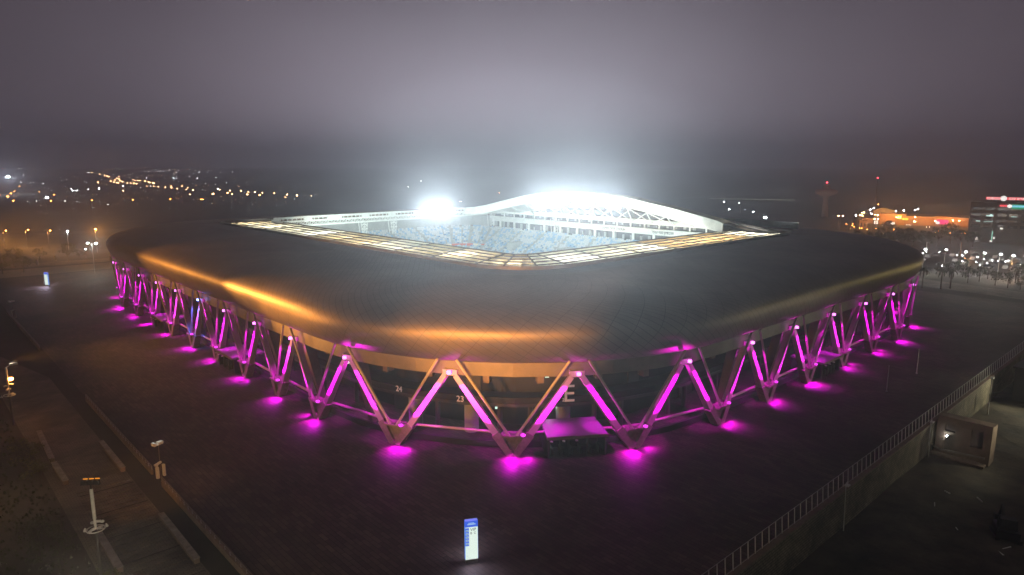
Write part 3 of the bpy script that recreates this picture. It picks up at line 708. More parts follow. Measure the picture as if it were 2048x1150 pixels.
x_, y_, _ = at(705, 775, 5.6); light('SPOT', (x_ - 1, y_, 10.5), 500, (.9, .98, 1), S, (x_ + 1.5, y_ + 2, 5.5), .1, 80)  # spot without a fixture, added to brighten this patch of the deck
# entrance canopies
def canopy(i):
    a = apex(i); e = empty('entrance_canopy', parent=S)
    b = MB()
    c4 = [pt(a, -4.3, -5.2, 3.15), pt(a, 4.3, -5.2, 3.15), pt(a, 4.6, 1.6, 3.0), pt(a, -4.6, 1.6, 3.0)]
    b.hexa(c4, [p + np.array((0, 0, .35)) for p in c4]); b.build('canopy_roof', MT['canopy'], e)
    b = MB(); b.bar(pt(a, -4.6, 1.7, 3.2), pt(a, 4.6, 1.7, 3.2), .12, .45); b.build('canopy_edge', MT['band'], e)
    light('SPOT', pt(a, -2.4, 2.1, 11.8), 3800, MAG, e, pt(a, -2.6, -1.6, 3.2), .1, 42, .9)  # extra magenta spot added to colour the canopy top
    for t in (-4.2, -1.4, 1.4, 4.2):
        for n in (-4.8, 1.2):
            b = MB(); b.bar(pt(a, t, n, 0.02), pt(a, t, n, 3.0), .18); b.build('canopy_post', MT['poledark'], e)
    for k in range(6):
        t = -3.6 + k * 1.44; b = MB(); b.bar(pt(a, t, -1.2, .55), pt(a, t, .6, .55), .3, 1.05); b.bar(pt(a, t, -.3, 1.1), pt(a, t + .6, -.3, .8), .08)
        b.bar(pt(a, t, -.9, 2.0), pt(a, t, -.9, 1.1), .08); b.build('turnstile', MT['poledark'], e)
    for t in (-4.4, 4.4): b = MB(); b.bar(pt(a, t, -4.9, 1.5), pt(a, t, 1.2, 1.5), .08, 2.9); b.build('canopy_side', MT['dark'], e)
    for t in (-4, -2.2, -.3): b = MB(); b.lathe([(.02, 0), (.22, .05), (.22, .2), (.05, .25)], 10, tuple(pt(a, t, 1.9, 2.7))); b.build('speaker_horn', MT['whitepaint'], e)
for i in range(nf - 1):
    a = apex(i)
    if math.dist(a[:2], (-65.5, -99.5)) < 3.5 or math.dist(a[:2], (-87.7, -23.25)) < 2 or math.dist(a[:2], (-87.7, 23.25)) < 2 or math.dist(a[:2], (0, -109)) < 2: canopy(i)
# ------------------------------------------------------------------ street lamps of the city
OR = (1, .42, .10)
def lamp_proto(name, h, em, r, arm=1.2, double=False, pole='poledark'):
    e = empty(name); b = MB(); b.lathe([(.11, 0), (.06, h)], 6); 
    for s_ in ((-1, 1) if double else (1,)): b.bar((0, 0, h - .1), (s_ * arm, 0, h + .1), .09)
    b.build('pole', MT[pole], e)
    b = MB()
    for s_ in ((-1, 1) if double else (1,)): b.lathe([(r * .5, -.3 * r), (r, 0), (r * .5, .5 * r)], 8, (s_ * arm, 0, h + .1))
    b.build('lamp_head', MT[em], e); return e
FAR = dict(o='e_or', p='e_worange', w='e_white', r='e_red')
def hz(D): return hillz(D)
def land_at(px, py, h):                          # where a lamp of that height, standing on the land, shows its head there
    d = ray(px, py); dh = math.hypot(d[0], d[1]); lo = None
    for D in np.arange(60, 3900, 10.0):
        z = CAM[2] + d[2] / dh * D
        if z <= hz(D) + h: lo = D; break
    if lo is None: lo = 3900
    return CAM[0] + d[0] / dh * lo, CAM[1] + d[1] / dh * lo, hz(lo), lo
cache = {}
def city_lamp(px, py, col, label, group, r=.34, h=9, name='street_lamp', k=1.0):
    x, y, z, D = land_at(px, py, h)
    rr = r * max(1, D / 620) ** .9 * k; rr = round(rr * 4) / 4 if rr > .4 else r
    key = (col, rr, name, h)
    if key not in cache: o = cache[key] = lamp_proto(name, h, FAR[col], rr)
    else: o = copy_tree(cache[key])
    o.location = (x, y, z); o.rotation_euler = (0, 0, rng.random() * 6.28); tag(o, label, 'street lamp', group); return o
c1 = lambda L: [(x / 3.992, 280 + y / 3.992) for x, y in L]
c3 = lambda L: [(400 + x / 3.992, 360 + y / 3.992) for x, y in L]
c4 = lambda L: [(700 + x / 3.992, 360 + y / 3.992) for x, y in L]
c5 = lambda L: [(1100 + x / 3.992, 360 + y / 3.992) for x, y in L]
c6 = lambda L: [(1536 + x / 3.992, 320 + y / 3.992) for x, y in L]
for p in c1([(728, 487), (1052, 483), (1358, 477), (1615, 477)]) + c3([(17, 157)]): city_lamp(*p, 'o', 'bright orange street lamp in the nearest row along the dark field on the left', 'orange lamps along the dark field', k=1.35)
for p in c1([(95, 490), (315, 412), (430, 438), (412, 490), (160, 372), (120, 411), (97, 427), (62, 454), (0, 440), (50, 452)]): city_lamp(*p, 'o', 'orange street lamp in the loose cluster at the far left edge', 'orange lamps at the far left', k=1.1)
for p in c1([(780, 341), (977, 406), (730, 262), (793, 271), (838, 283), (850, 288), (862, 290), (875, 292), (948, 290), (938, 308), (950, 309), (925, 320), (945, 320), (955, 326), (972, 333), (878, 328), (915, 338), (1020, 343), (1048, 343), (1064, 346), (1085, 349), (935, 342), (948, 345)]): city_lamp(*p, 'p', 'tiny orange street lamp in the converging roads far off on the left', 'orange lamps of the converging roads', k=1.0)
for p in c1([(1058, 315), (1075, 320), (1095, 324), (1118, 327), (1162, 330), (1180, 336), (1196, 340), (1213, 343), (1230, 347), (1180, 367), (1226, 372), (1272, 374), (1317, 379), (1369, 369), (1367, 382), (1422, 389), (1449, 372), (1481, 396), (1503, 382), (1544, 402), (1509, 438), (1703, 433)]): city_lamp(*p, 'p', 'pale orange street lamp in the long far row above the dark field', 'pale orange lamps in the far row', k=.9)
for p in c3([(107, 114), (163, 80), (218, 104), (240, 86), (248, 116), (330, 90), (371, 118), (396, 95), (446, 101), (475, 125), (506, 104), (597, 109), (688, 118), (690, 142), (782, 125), (888, 132)]): city_lamp(*p, 'p', 'pale orange street lamp on the far road just behind the left end of the stadium roof', 'pale lamps behind the left roof end', k=.95)
for p in c1([(163, 172), (155, 230), (190, 278), (320, 203), (353, 348), (250, 344), (272, 344), (170, 340), (567, 394), (580, 409), (612, 406), (695, 395), (797, 389), (978, 367), (1185, 250), (1273, 250), (1353, 238), (1407, 262), (1425, 245), (1565, 244), (1588, 258), (1638, 243), (1663, 243), (1688, 243), (1760, 256), (1775, 234), (1860, 258), (1385, 306), (1412, 306), (1165, 303), (1515, 292), (1573, 308), (30, 105), (710, 262), (1735, 393), (1725, 302)]): city_lamp(*p, 'w', 'tiny white lamp scattered in the far city on the left', 'tiny white lamps of the far city', r=.28, k=.9)
for p in c4([(470, 56), (568, 8), (875, 173)]) : city_lamp(*p, 'w', 'small white lamp far away behind the floodlit roof edge', 'white lamps behind the roof edge', r=.34, k=.9)
for p in c1([(1197, 400), (1494, 237), (145, 112), (5, 90)]): city_lamp(*p, 'r', 'tiny red obstruction light in the far city on the left', 'red lights on the left', name='beacon_mast', k=.7)['category'] = 'beacon'
city_lamp(1001, 386, 'o', 'lone orange lamp far away just left of the roof arch', None, k=.8)
x, y, z, D = land_at(14, 354, 25); o = lamp_proto('floodlight_mast', 25, 'e_flood', 2.6); o.location = (x, y, z); tag(o, 'dazzling white floodlight mast at the far left edge of the city', 'floodlight mast'); light('POINT', (x, y, z + 24), 120000, (.85, .9, 1), o, size=2).location = (1.2, 0, 24)
x, y, z, D = land_at(91, 396, 14); o = lamp_proto('floodlight_mast', 14, 'e_white', 1.1); o.location = (x, y, z); tag(o, 'white area lamp among orange street lamps at the left', 'floodlight mast')
for p, k in zip(c5([(1392, 180), (1523, 186), (1432, 240), (1609, 255)]), (.7, .7, .9, .7)): city_lamp(*p, 'w', 'white lamp beside the long flat building behind the right end of the roof', 'white lamps behind the right roof end', k=k)
x, y, z = land_at(1528, 438, 12)[:3]; o = lamp_proto('floodlight_mast', 12, 'e_flood', 1.0); o.location = (x, y, z); tag(o, 'bright white yard light just above the right end of the stadium roof', 'floodlight mast')
for p in c6([(568, 449), (580, 450), (718, 447), (735, 447), (765, 425), (780, 425), (868, 442), (884, 442), (845, 473), (860, 473), (1020, 468), (1160, 462), (1168, 497), (1186, 497), (1330, 493), (1495, 488), (1510, 489)]): city_lamp(*p, 'p', 'orange street lamp in front of the shopping centre on the right', 'orange lamps by the shopping centre', k=.9)
for p in c6([(830, 403), (857, 388), (1038, 413), (1100, 410), (1157, 407), (1213, 398), (845, 433), (700, 450)]): city_lamp(*p, 'w', 'bluish white roof-level lamp above the shopping centre', 'white lamps above the shopping centre', k=.75, h=14)
city_lamp(*c6([(870, 357)])[0], 'o', 'single small orange lamp above the domed roof on the right', None, k=.7)
for p in c6([(1215, 750), (1283, 748), (1350, 745), (1230, 797), (1690, 820), (1745, 825), (1715, 850), (1560, 815), (1500, 775), (1930, 830), (1910, 815), (1405, 860), (1315, 550), (1260, 545), (1290, 545), (1535, 785), (1655, 790), (1800, 812), (1850, 822), (1985, 838), (1740, 800), (1570, 830)]): city_lamp(*p, 'w', 'small white glow dot for car glints among the parked cars', 'low lights among the cars', r=.16, h=1.2, name='low_glow', k=.8)  # glowing heads stand in for reflections and lights of the cars
for p in c6([(680, 515), (700, 540), (715, 545), (730, 555), (800, 562), (640, 520), (660, 530), (1555, 597), (1575, 600), (1318, 583), (1450, 590), (1345, 575), (1000, 556), (940, 560), (880, 556), (1690, 545), (1925, 545)]): city_lamp(*p, 'o', 'small orange lamp low in front of the shopping centre', 'low orange lamps at the shopping centre', r=.22, h=3, name='low_glow', k=.8)
for p in c1([(230, 492), (285, 492), (530, 488), (600, 402), (1120, 380), (1200, 367), (1440, 300), (1480, 294), (1350, 322), (860, 518), (730, 345), (460, 300), (530, 318), (640, 330), (1640, 352), (1720, 360), (1800, 340)]): city_lamp(*p, 'w', 'faint white lamp', 'faint white lamps on the left plain', r=.2, h=6, k=.6)
# parking lamps, right: five metre poles with a real light each
P0 = None
for i, (x_, y_) in enumerate([(1248, 718), (1417, 722), (1573, 737), (1723, 748), (1852, 758), (1955, 768), (2050, 775)]):
    px, py = c6([(x_, y_)])[0]; x, y, z = at(px, py, 9)
    if P0 is None: o = P0 = lamp_proto('car_park_lamp', 9, 'e_flood', .42, pole='pole')
    else: o = copy_tree(P0)
    o.location = (x, y, 0); tag(o, 'white lamp on a pole in the lit car park on the right', 'car park lamp', 'car park lamps'); light('POINT', (1.2, 0, 8.3), 1500, (1, .95, .85), o, size=.3)
# ------------------------------------------------------------------ vegetation
def leaf_cluster(b, c, r, n, ls, m=0, flat=.8):
    for _ in range(n):
        v = rng.normal(size=3); v /= np.linalg.norm(v); q = np.array(c) + v * r * rng.random() ** .4 * np.array((1, 1, flat))
        a = rng.normal(size=3); a /= np.linalg.norm(a); u = np.cross(a, (0, 0, 1.)); u /= np.linalg.norm(u) + 1e-6; s_ = ls * (.6 + rng.random() * .8)
        b.face([q - a * s_, q + u * s_ * .5, q + a * s_, q - u * s_ * .5], m)
def tree(h=7, r=2.6, n=26, per=26, ls=.38, leaf='leaf', name='broadleaf_tree'):
    e = empty(name); b = MB(); b.lathe([(.22, 0), (.16, h * .35), (.1, h * .6)], 7)
    crown = MB()
    for _ in range(n):
        a = rng.random() * 6.28; q = rng.random() ** .5; z = h * (.42 + .5 * rng.random()); rr = r * q * (1.15 - abs(z / h - .62) * 1.4)
        c = (rr * math.cos(a), rr * math.sin(a), z); leaf_cluster(crown, c, .75 + rng.random() * .5, per, ls)
        if rng.random() < .4: b.bar((0, 0, h * .33), c, .12, w1=.04)
    b.build('trunk', MT['bark'], e); crown.build('crown', MT[leaf], e); return e
def palm(h=8):
    e = empty('palm_tree'); b = MB(); b.lathe([(.28, 0), (.2, 1), (.18, h)], 8); b.build('trunk', MT['bark'], e)
    c = MB()
    for k in range(22):
        a = 6.28 * k / 22 + rng.random() * .2; el = .9 - 1.5 * ((k * 7) % 11) / 11; L = 2.6 + rng.random() * .6; p = np.array((0, 0, h))
        for s_ in range(5):
            d = np.array((math.cos(a) * math.cos(el - s_ * .32), math.sin(a) * math.cos(el - s_ * .32), math.sin(el - s_ * .32))); q = p + d * L / 5; wv = np.array((-math.sin(a), math.cos(a), 0)) * (.34 - .05 * s_)
            c.face([p - wv, q - wv * .8 - (0, 0, .12), q, p]); c.face([p, q, q + wv * .8 - (0, 0, .12), p + wv]); p = q
    c.build('crown', MT['leaf'], e); return e
T1 = [tree(8, 3.0), tree(6.5, 2.5, 20), tree(10, 3.6, 34)]
used = [0, 0, 0]
def put_tree(k, x, y, label, group=None, z=0, s=1.0, cat='tree'):
    o = T1[k] if not used[k] else copy_tree(T1[k]); used[k] = 1
    o.location = (x, y, z); o.rotation_euler = (0, 0, rng.random() * 6.28); o.scale = (s, s, s * (.9 + .2 * rng.random())); return tag(o, label, cat, group)
p = at(137, 524); put_tree(2, p[0], p[1], 'leafy tree under the white lamp, left of the double lamp, beyond the plaza', s=.95)
p = at(28, 536); put_tree(2, p[0], p[1], 'dark tree against the orange road at the left edge', s=1.0)
p = at(48, 545); put_tree(0, p[0], p[1], 'smaller dark tree at the left edge, right beside the orange glow', s=.9)
p = at(5, 548); put_tree(1, p[0], p[1], 'dark tree cut by the left edge of the picture', s=1.1)
p = at(80, 520); put_tree(1, p[0], p[1], 'thin dark tree beyond the small lit totem', s=.9)
p = at(160, 518); put_tree(1, p[0], p[1], 'small tree between the two white lamps beyond the plaza', s=.7)
for x_, y_ in ((1720, 505), (1745, 503), (1770, 498), (1797, 502), (1825, 500), (1850, 498), (1795, 480), (1815, 482), (1760, 478), (1775, 470), (1850, 490), (1875, 492), (1900, 488), (1920, 492), (1945, 495)):
    p = at(x_, y_); put_tree(int(rng.integers(0, 3)), p[0], p[1], 'dark round tree in the belt between the stadium and the shopping centre', 'trees before the shopping centre', s=1.1)
for x_, y_ in ((1905, 552), (1935, 560), (1958, 557), (1990, 565), (2015, 570), (2040, 574), (1880, 545), (1925, 548), (1975, 552), (2030, 560)):
    p = at(x_, y_ + 6); put_tree(int(rng.integers(0, 3)), p[0], p[1], 'dark tree along the near side of the car park on the right', 'trees along the car park', s=.72)
for i, (x_, y_) in enumerate(((1844, 576), (1881, 578), (1900, 577))):
    p = at(x_, y_)
    o = palm(6.5) if not i else copy_tree(PALM)
    if not i: PALM = o
    o.location = tuple(p); o.rotation_euler = (0, 0, i); tag(o, 'dark palm tree against the pale pavement right of the stadium', 'palm tree', 'palms right of the stadium')
# low planting at the lower left
def bush(x0, x1, y0, y1, n, leaf, label, hmax=1.6):
    b = MB(); e = empty('shrub', ((x0 + x1) / 2, (y0 + y1) / 2, 0)); cx, cy_ = (x0 + x1) / 2, (y0 + y1) / 2
    for _ in range(n):
        q = (x0 + (x1 - x0) * rng.random() - cx, y0 + (y1 - y0) * rng.random() - cy_, .3 + rng.random() * hmax * .5); leaf_cluster(b, q, .55 + rng.random() * .5, 46, .16)
    st = MB()
    for _ in range(max(3, n // 6)): a, c = (x1 - x0) * (rng.random() - .5), (y1 - y0) * (rng.random() - .5); st.bar((a, c, 0), (a + .1, c + .1, .8), .06)
    b.build('foliage', MT[leaf], e); st.build('stem', MT['bark'], e); return tag(e, label, 'shrub')
bush(-127.6, -124.7, -101, -88.5, 26, 'leaf2', 'yellow-green shrubs beside the low wall at the bottom left', 1.1)
bush(-134.5, -128.2, -104, -92, 60, 'leaf', 'dark shrub mass left of the white camera mast', 2.2)
bush(-141, -133, -86, -74, 50, 'leaf', 'dark shrub bed at the left edge below the orange lamp', 2.0)
bush(-131, -127, -84, -70, 34, 'leaf', 'dark shrubs along the left side of the stepped path', 1.6)
bush(-128.5, -124.8, -58, -40, 26, 'leaf2', 'dull green shrubs left of the upper path', 1.0)
b = MB()
for _ in range(5200):
    x, y = -150 + 24 * rng.random(), -118 + 130 * rng.random()
    if x > -127 and y > -60: continue
    h = .12 + .25 * rng.random(); a = rng.random() * 6.28; dx, dy = .18 * math.cos(a), .18 * math.sin(a)
    b.face([(x - dx, y - dy, 0), (x + dx, y + dy, 0), (x + dx * .3, y + dy * .3, h), (x - dx * .3, y - dy * .3, h)])
tag(b.build('grass', MT['leaf']), 'rough dark grass and ground cover left of the stepped path', 'grass', kind='stuff')
# ------------------------------------------------------------------ path edges, steps and railings at the lower left
b = MB()
for k in range(40):
    y = -104 + k * 1.15
    if -66 < y < -58: continue
    b.box(-123.9, -117.6, y, y + .16, .016, .10)
tag(b.build('steps', MT['path']), kind='structure')
def low_wall(p, q, label, h=.55, w_=.55):
    e = empty('low_wall', ((p[0] + q[0]) / 2, (p[1] + q[1]) / 2, 0)); c = np.array(((p[0] + q[0]) / 2, (p[1] + q[1]) / 2, 0)); b = MB()
    b.bar(np.array((p[0], p[1], h / 2)) - c, np.array((q[0], q[1], h / 2)) - c, w_, h); b.build('wall_body', MT['concrete2'], e)
    b = MB(); b.bar(np.array((p[0], p[1], h + .05)) - c, np.array((q[0], q[1], h + .05)) - c, w_ + .12, .1); b.build('coping', MT['concrete'], e); return tag(e, label, 'wall')
g = lambda x_, y_: at(x_, y_, .55)
def seg(a, c, label): p, q = g(*a), g(*c); low_wall(p, q, label)
seg((322, 1027), (394, 1118), 'pale low wall edging the right side of the steps at the bottom')
seg((202, 882), (246, 936), 'short low wall edging the right side of the upper path')
seg((196, 1062), (240, 1136), 'pale low wall left of the steps beside the yellow-green shrubs')
seg((108, 925), (132, 962), 'dim low wall left of the path, above the camera mast')
seg((78, 862), (104, 918), 'dim low wall left of the path, farthest up')
def railing(y0, y1, x, label, hb=.75):
    e = empty('railing', (x, (y0 + y1) / 2, 0)); L = y1 - y0; b = MB(); b.box(-.14, .14, -L / 2, L / 2, 0, hb); b.build('base_wall', MT['concrete2'], e)
    b = MB(); b.bar((0, -L / 2, hb + .55), (0, L / 2, hb + .55), .09); b.bar((0, -L / 2, hb + .28), (0, L / 2, hb + .28), .05); b.build('handrail', MT['band'], e)
    n = int(L / 1.5)
    for k in range(min(n, 95) + 1):
        y = -L / 2 + L * k / n
        if k == 0: b = MB(); b.box(-.035, .035, -.035, .035, hb, hb + .55); po = b.build('post', MT['pole'], e)
        else: po = po.copy(); COL.objects.link(po)
        po.location = (0, y, 0)
    return tag(e, label, 'railing')
railing(-66.5, -26, -115, 'plaza railing on a low wall, upper run ending at the gap')
railing(-128, -71, -115, 'plaza railing on a low wall, lower run reaching the bottom edge')
railing(20, 74, -115.2, 'plaza railing at the left edge near the far access post')
# dark kerb planters on the plaza side
# ------------------------------------------------------------------ masts with cameras
def sodium_head(b_, m_): pass
def camera_mast(x, y, H, label, ringz, orange_top=True, power=0, aim=None, top_box=True):
    e = empty('camera_mast', (x, y, 0)); b = MB(); b.lathe([(.17, 0), (.15, H * .45), (.12, ringz)], 10); b.build('pole', MT['poledark'], e)
    b = MB(); b.lathe([(.12, ringz), (.12, H * .72), (.16, H * .72 + .05), (.16, H - .1), (.12, H)], 10); b.build('white_tube', MT['whitepaint'], e)
    b = MB(); b.torus((0, 0, ringz), .8, .055); 
    for k in range(3): a = k * 2.1; b.bar((0, 0, ringz), (.8 * math.cos(a), .8 * math.sin(a), ringz), .07)
    b.build('ring_bracket', MT['whitepaint'], e)
    for k, (dz, a) in enumerate(((.45, .3), (.25, 2.4), (-.2, 4.2), (-.35, 1.2))):
        c = MB(); zc = H * .66 + dz; c.bar((.1 * math.cos(a), .1 * math.sin(a), zc), (.5 * math.cos(a), .5 * math.sin(a), zc - .05), .3, .26, n=8); c.lathe([(.05, -.12), (.17, -.1), (.17, .05), (.08, .12)], 10, (.62 * math.cos(a), .62 * math.sin(a), zc - .1)); c.build('camera', MT['whitepaint'], e)
    for k in range(2):
        a = 1.0 + k * 2; c = MB(); c.lathe([(.02, .3), (.16, .1), (.2, -.05), (.05, -.1)], 10, (1.05 * math.cos(a), 1.05 * math.sin(a), ringz - .2)); c.build('dome_camera', MT['whitepaint'], e)
    if orange_top:
        b = MB(); b.box(-.9, .9, -.12, .12, H + .45, H + .55); b.box(-.05, .05, -.05, .05, H, H + .5)
        b.build('floodlight_bar', MT['black'], e)
        for s_ in (-.55, 0, .55):
            c = MB(); c.box(s_ - .24, s_ + .24, -.22, .22, H + .56, H + .9); c.build('floodlight', MT['black'], e)
            c = MB(); c.box(s_ - .2, s_ + .2, .225, .30, H + .52, H + .98); c.build('lens', MT['e_or2'], e)
    tag(e, label, 'mast'); return e
bx, by = at(207, 1190)[:2]; H1 = z_at(bx, by, 978)
m1 = camera_mast(bx, by, H1, 'camera mast with a white ring and an orange floodlight on top, beside the steps', z_at(bx, by, 1058)); m1.rotation_euler = (0, 0, R(-35))
bx2, by2 = at(27, 850)[:2]; H2 = z_at(bx2, by2, 735)
m2 = camera_mast(bx2, by2, H2, 'camera mast with a glowing orange lamp at its middle, at the left edge', z_at(bx2, by2, 790), orange_top=False)
c = MB(); c.lathe([(.12, -.2), (.34, -.1), (.34, .2), (.12, .3)], 12, (.45, .1, z_at(bx2, by2, 760))); c.build('orange_lamp', MT['e_or'], m2)
light('POINT', (1.2, .2, z_at(bx2, by2, 760)), 300, OR, m2, size=.3)
c = MB(); c.box(.5, 1.6, -.25, .25, H2 + .25, H2 + .55); c.bar((0, 0, H2), (.9, 0, H2 + .3), .08); c.build('lamp_box', MT['whitepaint'], m2)
light('SPOT', (.9, 0, H2 + 2.0), 160, (1, 1, .9), m2, (.9, 0, 0), .2, 50)
print('masts', bx, by, H1, bx2, by2, H2)
def kiosk(px, py, pt_, label, s=1.0):
    x, y, _ = at(px, py); e = empty('barrier_post', (x, y, 0), R(20)); H = z_at(x, y, pt_); b = MB(); b.box(-.45, -.12, -.2, .2, 0, 1.6 * s); b.box(.55, .8, -.2, .2, 0, 1.7 * s); b.build('post_body', MT['whitepaint'], e)
    b = MB(); b.bar((-.6, 0, 1.95 * s), (.35, 0, 2.15 * s), .4, .34, n=8); b.bar((-.3, 0, 1.6 * s), (-.2, 0, 2.0 * s), .2); b.build('reader_head', MT['whitepaint'], e)
    b = MB(); b.bar((.2, 0, 0), (.2, 0, H), .09, n=8); b.build('pole', MT['band'], e)
    b = MB(); b.box(-.55, .75, -.3, .3, H, H + .12); b.box(-.6, -.3, -.35, .35, H, H + .42); b.box(.1, .8, -.3, .3, H + .1, H + .36); b.build('white_lamp_box', MT['whitepaint'], e)
    light('POINT', (0, 0, H + 1.8), 55, (.9, 1, .95), e, size=.15)
    return tag(e, label, 'barrier post')
kiosk(320, 955, 890, 'white access post with two boxes and a lamp box at the railing gap')
kiosk(27, 637, 604, 'white access post with a lamp box at the far left edge of the plaza', 1.1)
# plaza lamps beyond the far left corner
def tall_lamp(px, pyb, pyt, em, col, label, double=False, power=0, arm=1.0):
    x, y, _ = at(px, pyb); H = z_at(x, y, pyt); o = lamp_proto('street_lamp', H, em, .42, arm, double, pole='pole'); o.location = (x, y, 0); o.rotation_euler = (0, 0, -YAW)
    if power: light('POINT', (0, 0, H - .6), power, col, o, size=.3)
    return tag(o, label, 'street lamp')
tall_lamp(190, 546, 487, 'e_flood', 0, 'double-headed white street lamp standing on the plaza left of the stadium', True, 11000, 1.6).data if False else None
x, y, _ = at(190, 546); H = z_at(x, y, 487); o = lamp_proto('street_lamp', H, 'e_flood', .45, 1.7, True, 'pole'); o.location = (x, y, 0); o.rotation_euler = (0, 0, -YAW); tag(o, 'double-headed white street lamp standing on the plaza left of the stadium', 'street lamp')
light('POINT', (1.7, 0, H - .5), 2300, (.93, 1, .92), o, size=.3); light('POINT', (-1.7, 0, H - .5), 2300, (.93, 1, .92), o, size=.3)
x, y, _ = at(138, 500); H = z_at(x, y, 463); o = lamp_proto('street_lamp', H, 'e_white', .42, .3, False, 'whitepaint'); o.location = (x, y, 0); tag(o, 'single white street lamp rising out of the leafy tree on the left', 'street lamp'); light('POINT', (0, 0, H - .6), 1800, (.95, 1, .95), o, size=.3)
x, y, _ = at(195, 505); H = z_at(x, y, 459); o = lamp_proto('street_lamp', H, 'e_or', .5, .2, False, 'pole'); o.location = (x, y, 0); tag(o, 'orange street lamp standing behind the double-headed white lamp', 'street lamp'); light('POINT', (0, 0, H - .8), 4000, OR, o, size=.3)
for px_, py_ in ((15, 500), (60, 498), (105, 500)):
    x, y, _ = at(px_, py_); o = lamp_proto('street_lamp', 9, 'e_or', .34); o.location = (x, y + 8, 0); tag(o, 'orange lamp of the road behind the dark trees at the left edge', 'street lamp', 'orange lamps behind the left trees'); light('POINT', (0, 0, 8.2), 4000, OR, o, size=.3)
x, y, _ = at(171, 499, 4); o = lamp_proto('garden_lamp', 4, 'e_white', .22, .1); o.location = (x, y, 0); tag(o, 'small low white lamp left of the double-headed lamp', 'garden lamp')
for px_, py_ in ((75, 530), (111, 522)):
    x, y, _ = at(px_, py_); b = MB(); b.lathe([(.5, 0), (.45, 2.2), (.3, 2.5)], 10); o = b.build('bollard', MT['concrete']); o.location = (x, y, 0); tag(o, 'pale stone bollard beyond the small totem' + (', the left one' if px_ < 100 else ', the right one by the kerb'), 'bollard')
# ------------------------------------------------------------------ lit totems
MT['t_white'] = emit('totem_face', (.80, .95, .84), .95, True); MT['t_blue'] = emit('totem_blue', (.04, .12, .75), 1.0, True); MT['t_side'] = emit('totem_side', (.10, .30, .85), .9, True); MT['t_pale'] = emit('totem_icons', (.5, .75, .95), .8, True); MT['t_dark'] = mat('totem_print', (.03, .05, .08), .6); MT['t_top'] = emit('totem_top', (.22, .25, 1.0), .9, True)
def totem(px, py, pt_, wd, rz, label, detail=True, lp=0, flip=1):
    x, y, _ = at(px, py); H = z_at(x, y, pt_); e = empty('sign_totem', (x, y, 0), rz); h0 = .45
    b = MB(); b.box(-wd / 2, wd / 2, -.22, .22, 0, h0); b.build('plinth', MT['concrete'], e)
    b = MB(); b.box(-wd / 2, wd / 2, -.2, .2, h0, H * .86); b.build('lit_panel', MT['t_white'], e)
    b = MB(); b.box(-wd / 2 - .02, wd / 2 + .02, -.22, .22, H * .86, H); b.build('lit_header', MT['t_blue'], e)
    b = MB(); b.box(-wd / 2 + .02, wd / 2 - .02, -.2, .2, H, H + .04); b.build('header_top', MT['t_top'], e)
    for s_ in (-1, 1):
        b = MB(); b.box(s_ * (wd / 2 + .01) - .012, s_ * (wd / 2 + .01) + .012, -.21, .21, h0, H * .86); b.build('lit_side', MT['t_side'], e)
    if detail:
        f = -.2
        b = MB(); sx = -wd / 2 * flip; b.box(min(sx, sx + .3 * wd * flip), max(sx, sx + .3 * wd * flip), f - .02, f - .003, H * .42, H * .84); b.build('icon_strip', MT['t_blue'], e)
        for k in range(5):
            z = H * (.45 + .076 * k); xc = sx + .15 * wd * flip; b = MB(); b.box(xc - .11 * wd, xc + .11 * wd, f - .035, f - .022, z, z + H * .045); b.build('icon', MT['t_pale'], e)
            b = MB(); b.box(xc - .05 * wd, xc + .02 * wd, f - .045, f - .036, z + H * .01, z + H * .034); b.build('icon_mark', MT['t_dark'], e)
        for body, z, sz in (('VIP', H * .765, .46), ('B  C', H * .69, .34)):
            t_ = text('totem_text', body, sz, (-.10 * wd, f - .01, z), (1, 0, 0), (0, 0, 1), MT['t_dark'], None, ext=.006); t_.parent = e
        b = MB(); b.box(-.33 * wd, .33 * wd, f - .035, f - .025, H * .915, H * .935); b.box(-.25 * wd, .2 * wd, f - .035, f - .025, H * .945, H * .96); b.build('header_line', MT['t_pale'], e)
    light('AREA', (0, -.5, H * .5), lp, (.85, .72, 1), e, (0, -3, H * .45), wd, sy=H * .7) ; light('AREA', (0, .5, H * .5), lp * .7, (.85, .72, 1), e, (0, 3, H * .45), wd, sy=H * .7)
    return tag(e, label, 'sign')
totem(943, 1124, 1040, 1.35, R(-8) - YAW + R(22), 'tall lit sign totem with a blue header near the bottom of the plaza', True, 160)
totem(95, 572, 545, 1.7, -YAW + R(-20), 'small distant lit sign totem with a blue top at the left', False, 500)
# ------------------------------------------------------------------ retaining wall, fence and yard on the right
e = empty('retaining_wall', (20, WALLY, 0)); b = MB(); b.box(-150, 96, -.45, .15, -5.6, .02); b.build('block_face', MT['block'], e)
b = MB(); b.box(-150, 96, -.55, .25, .02, .22); b.build('coping', MT['concrete2'], e); tag(e, 'long block retaining wall running diagonally up the right, below the bar fence', 'retaining wall')
fe = empty('bar_fence', (20, WALLY + .05, .22)); b = MB(); b.bar((-150, .15, 2.0), (96, .15, 2.0), .06); b.bar((-150, 0, .1), (96, 0, .1), .05); b.build('rail', MT['pole'], fe)
po = None
for k in range(100):
    x = -128 + k * 1.55
    if po is None: b = MB(); b.bar((0, 0, 0), (0, .15, 2.0), .085); po = b.build('post', MT['whitepaint'], fe)
    else: po = po.copy(); COL.objects.link(po)
    po.location = (x, 0, 0)
b = MB()
for k in range(100, 144): b.bar((-128 + k * 1.55, 0, 0), (-128 + k * 1.55, .15, 2.0), .085)
o = b.build('post', MT['whitepaint'], fe); o['kind'] = 'stuff'; tag(fe, 'pale bar fence on top of the long retaining wall on the right', 'fence')
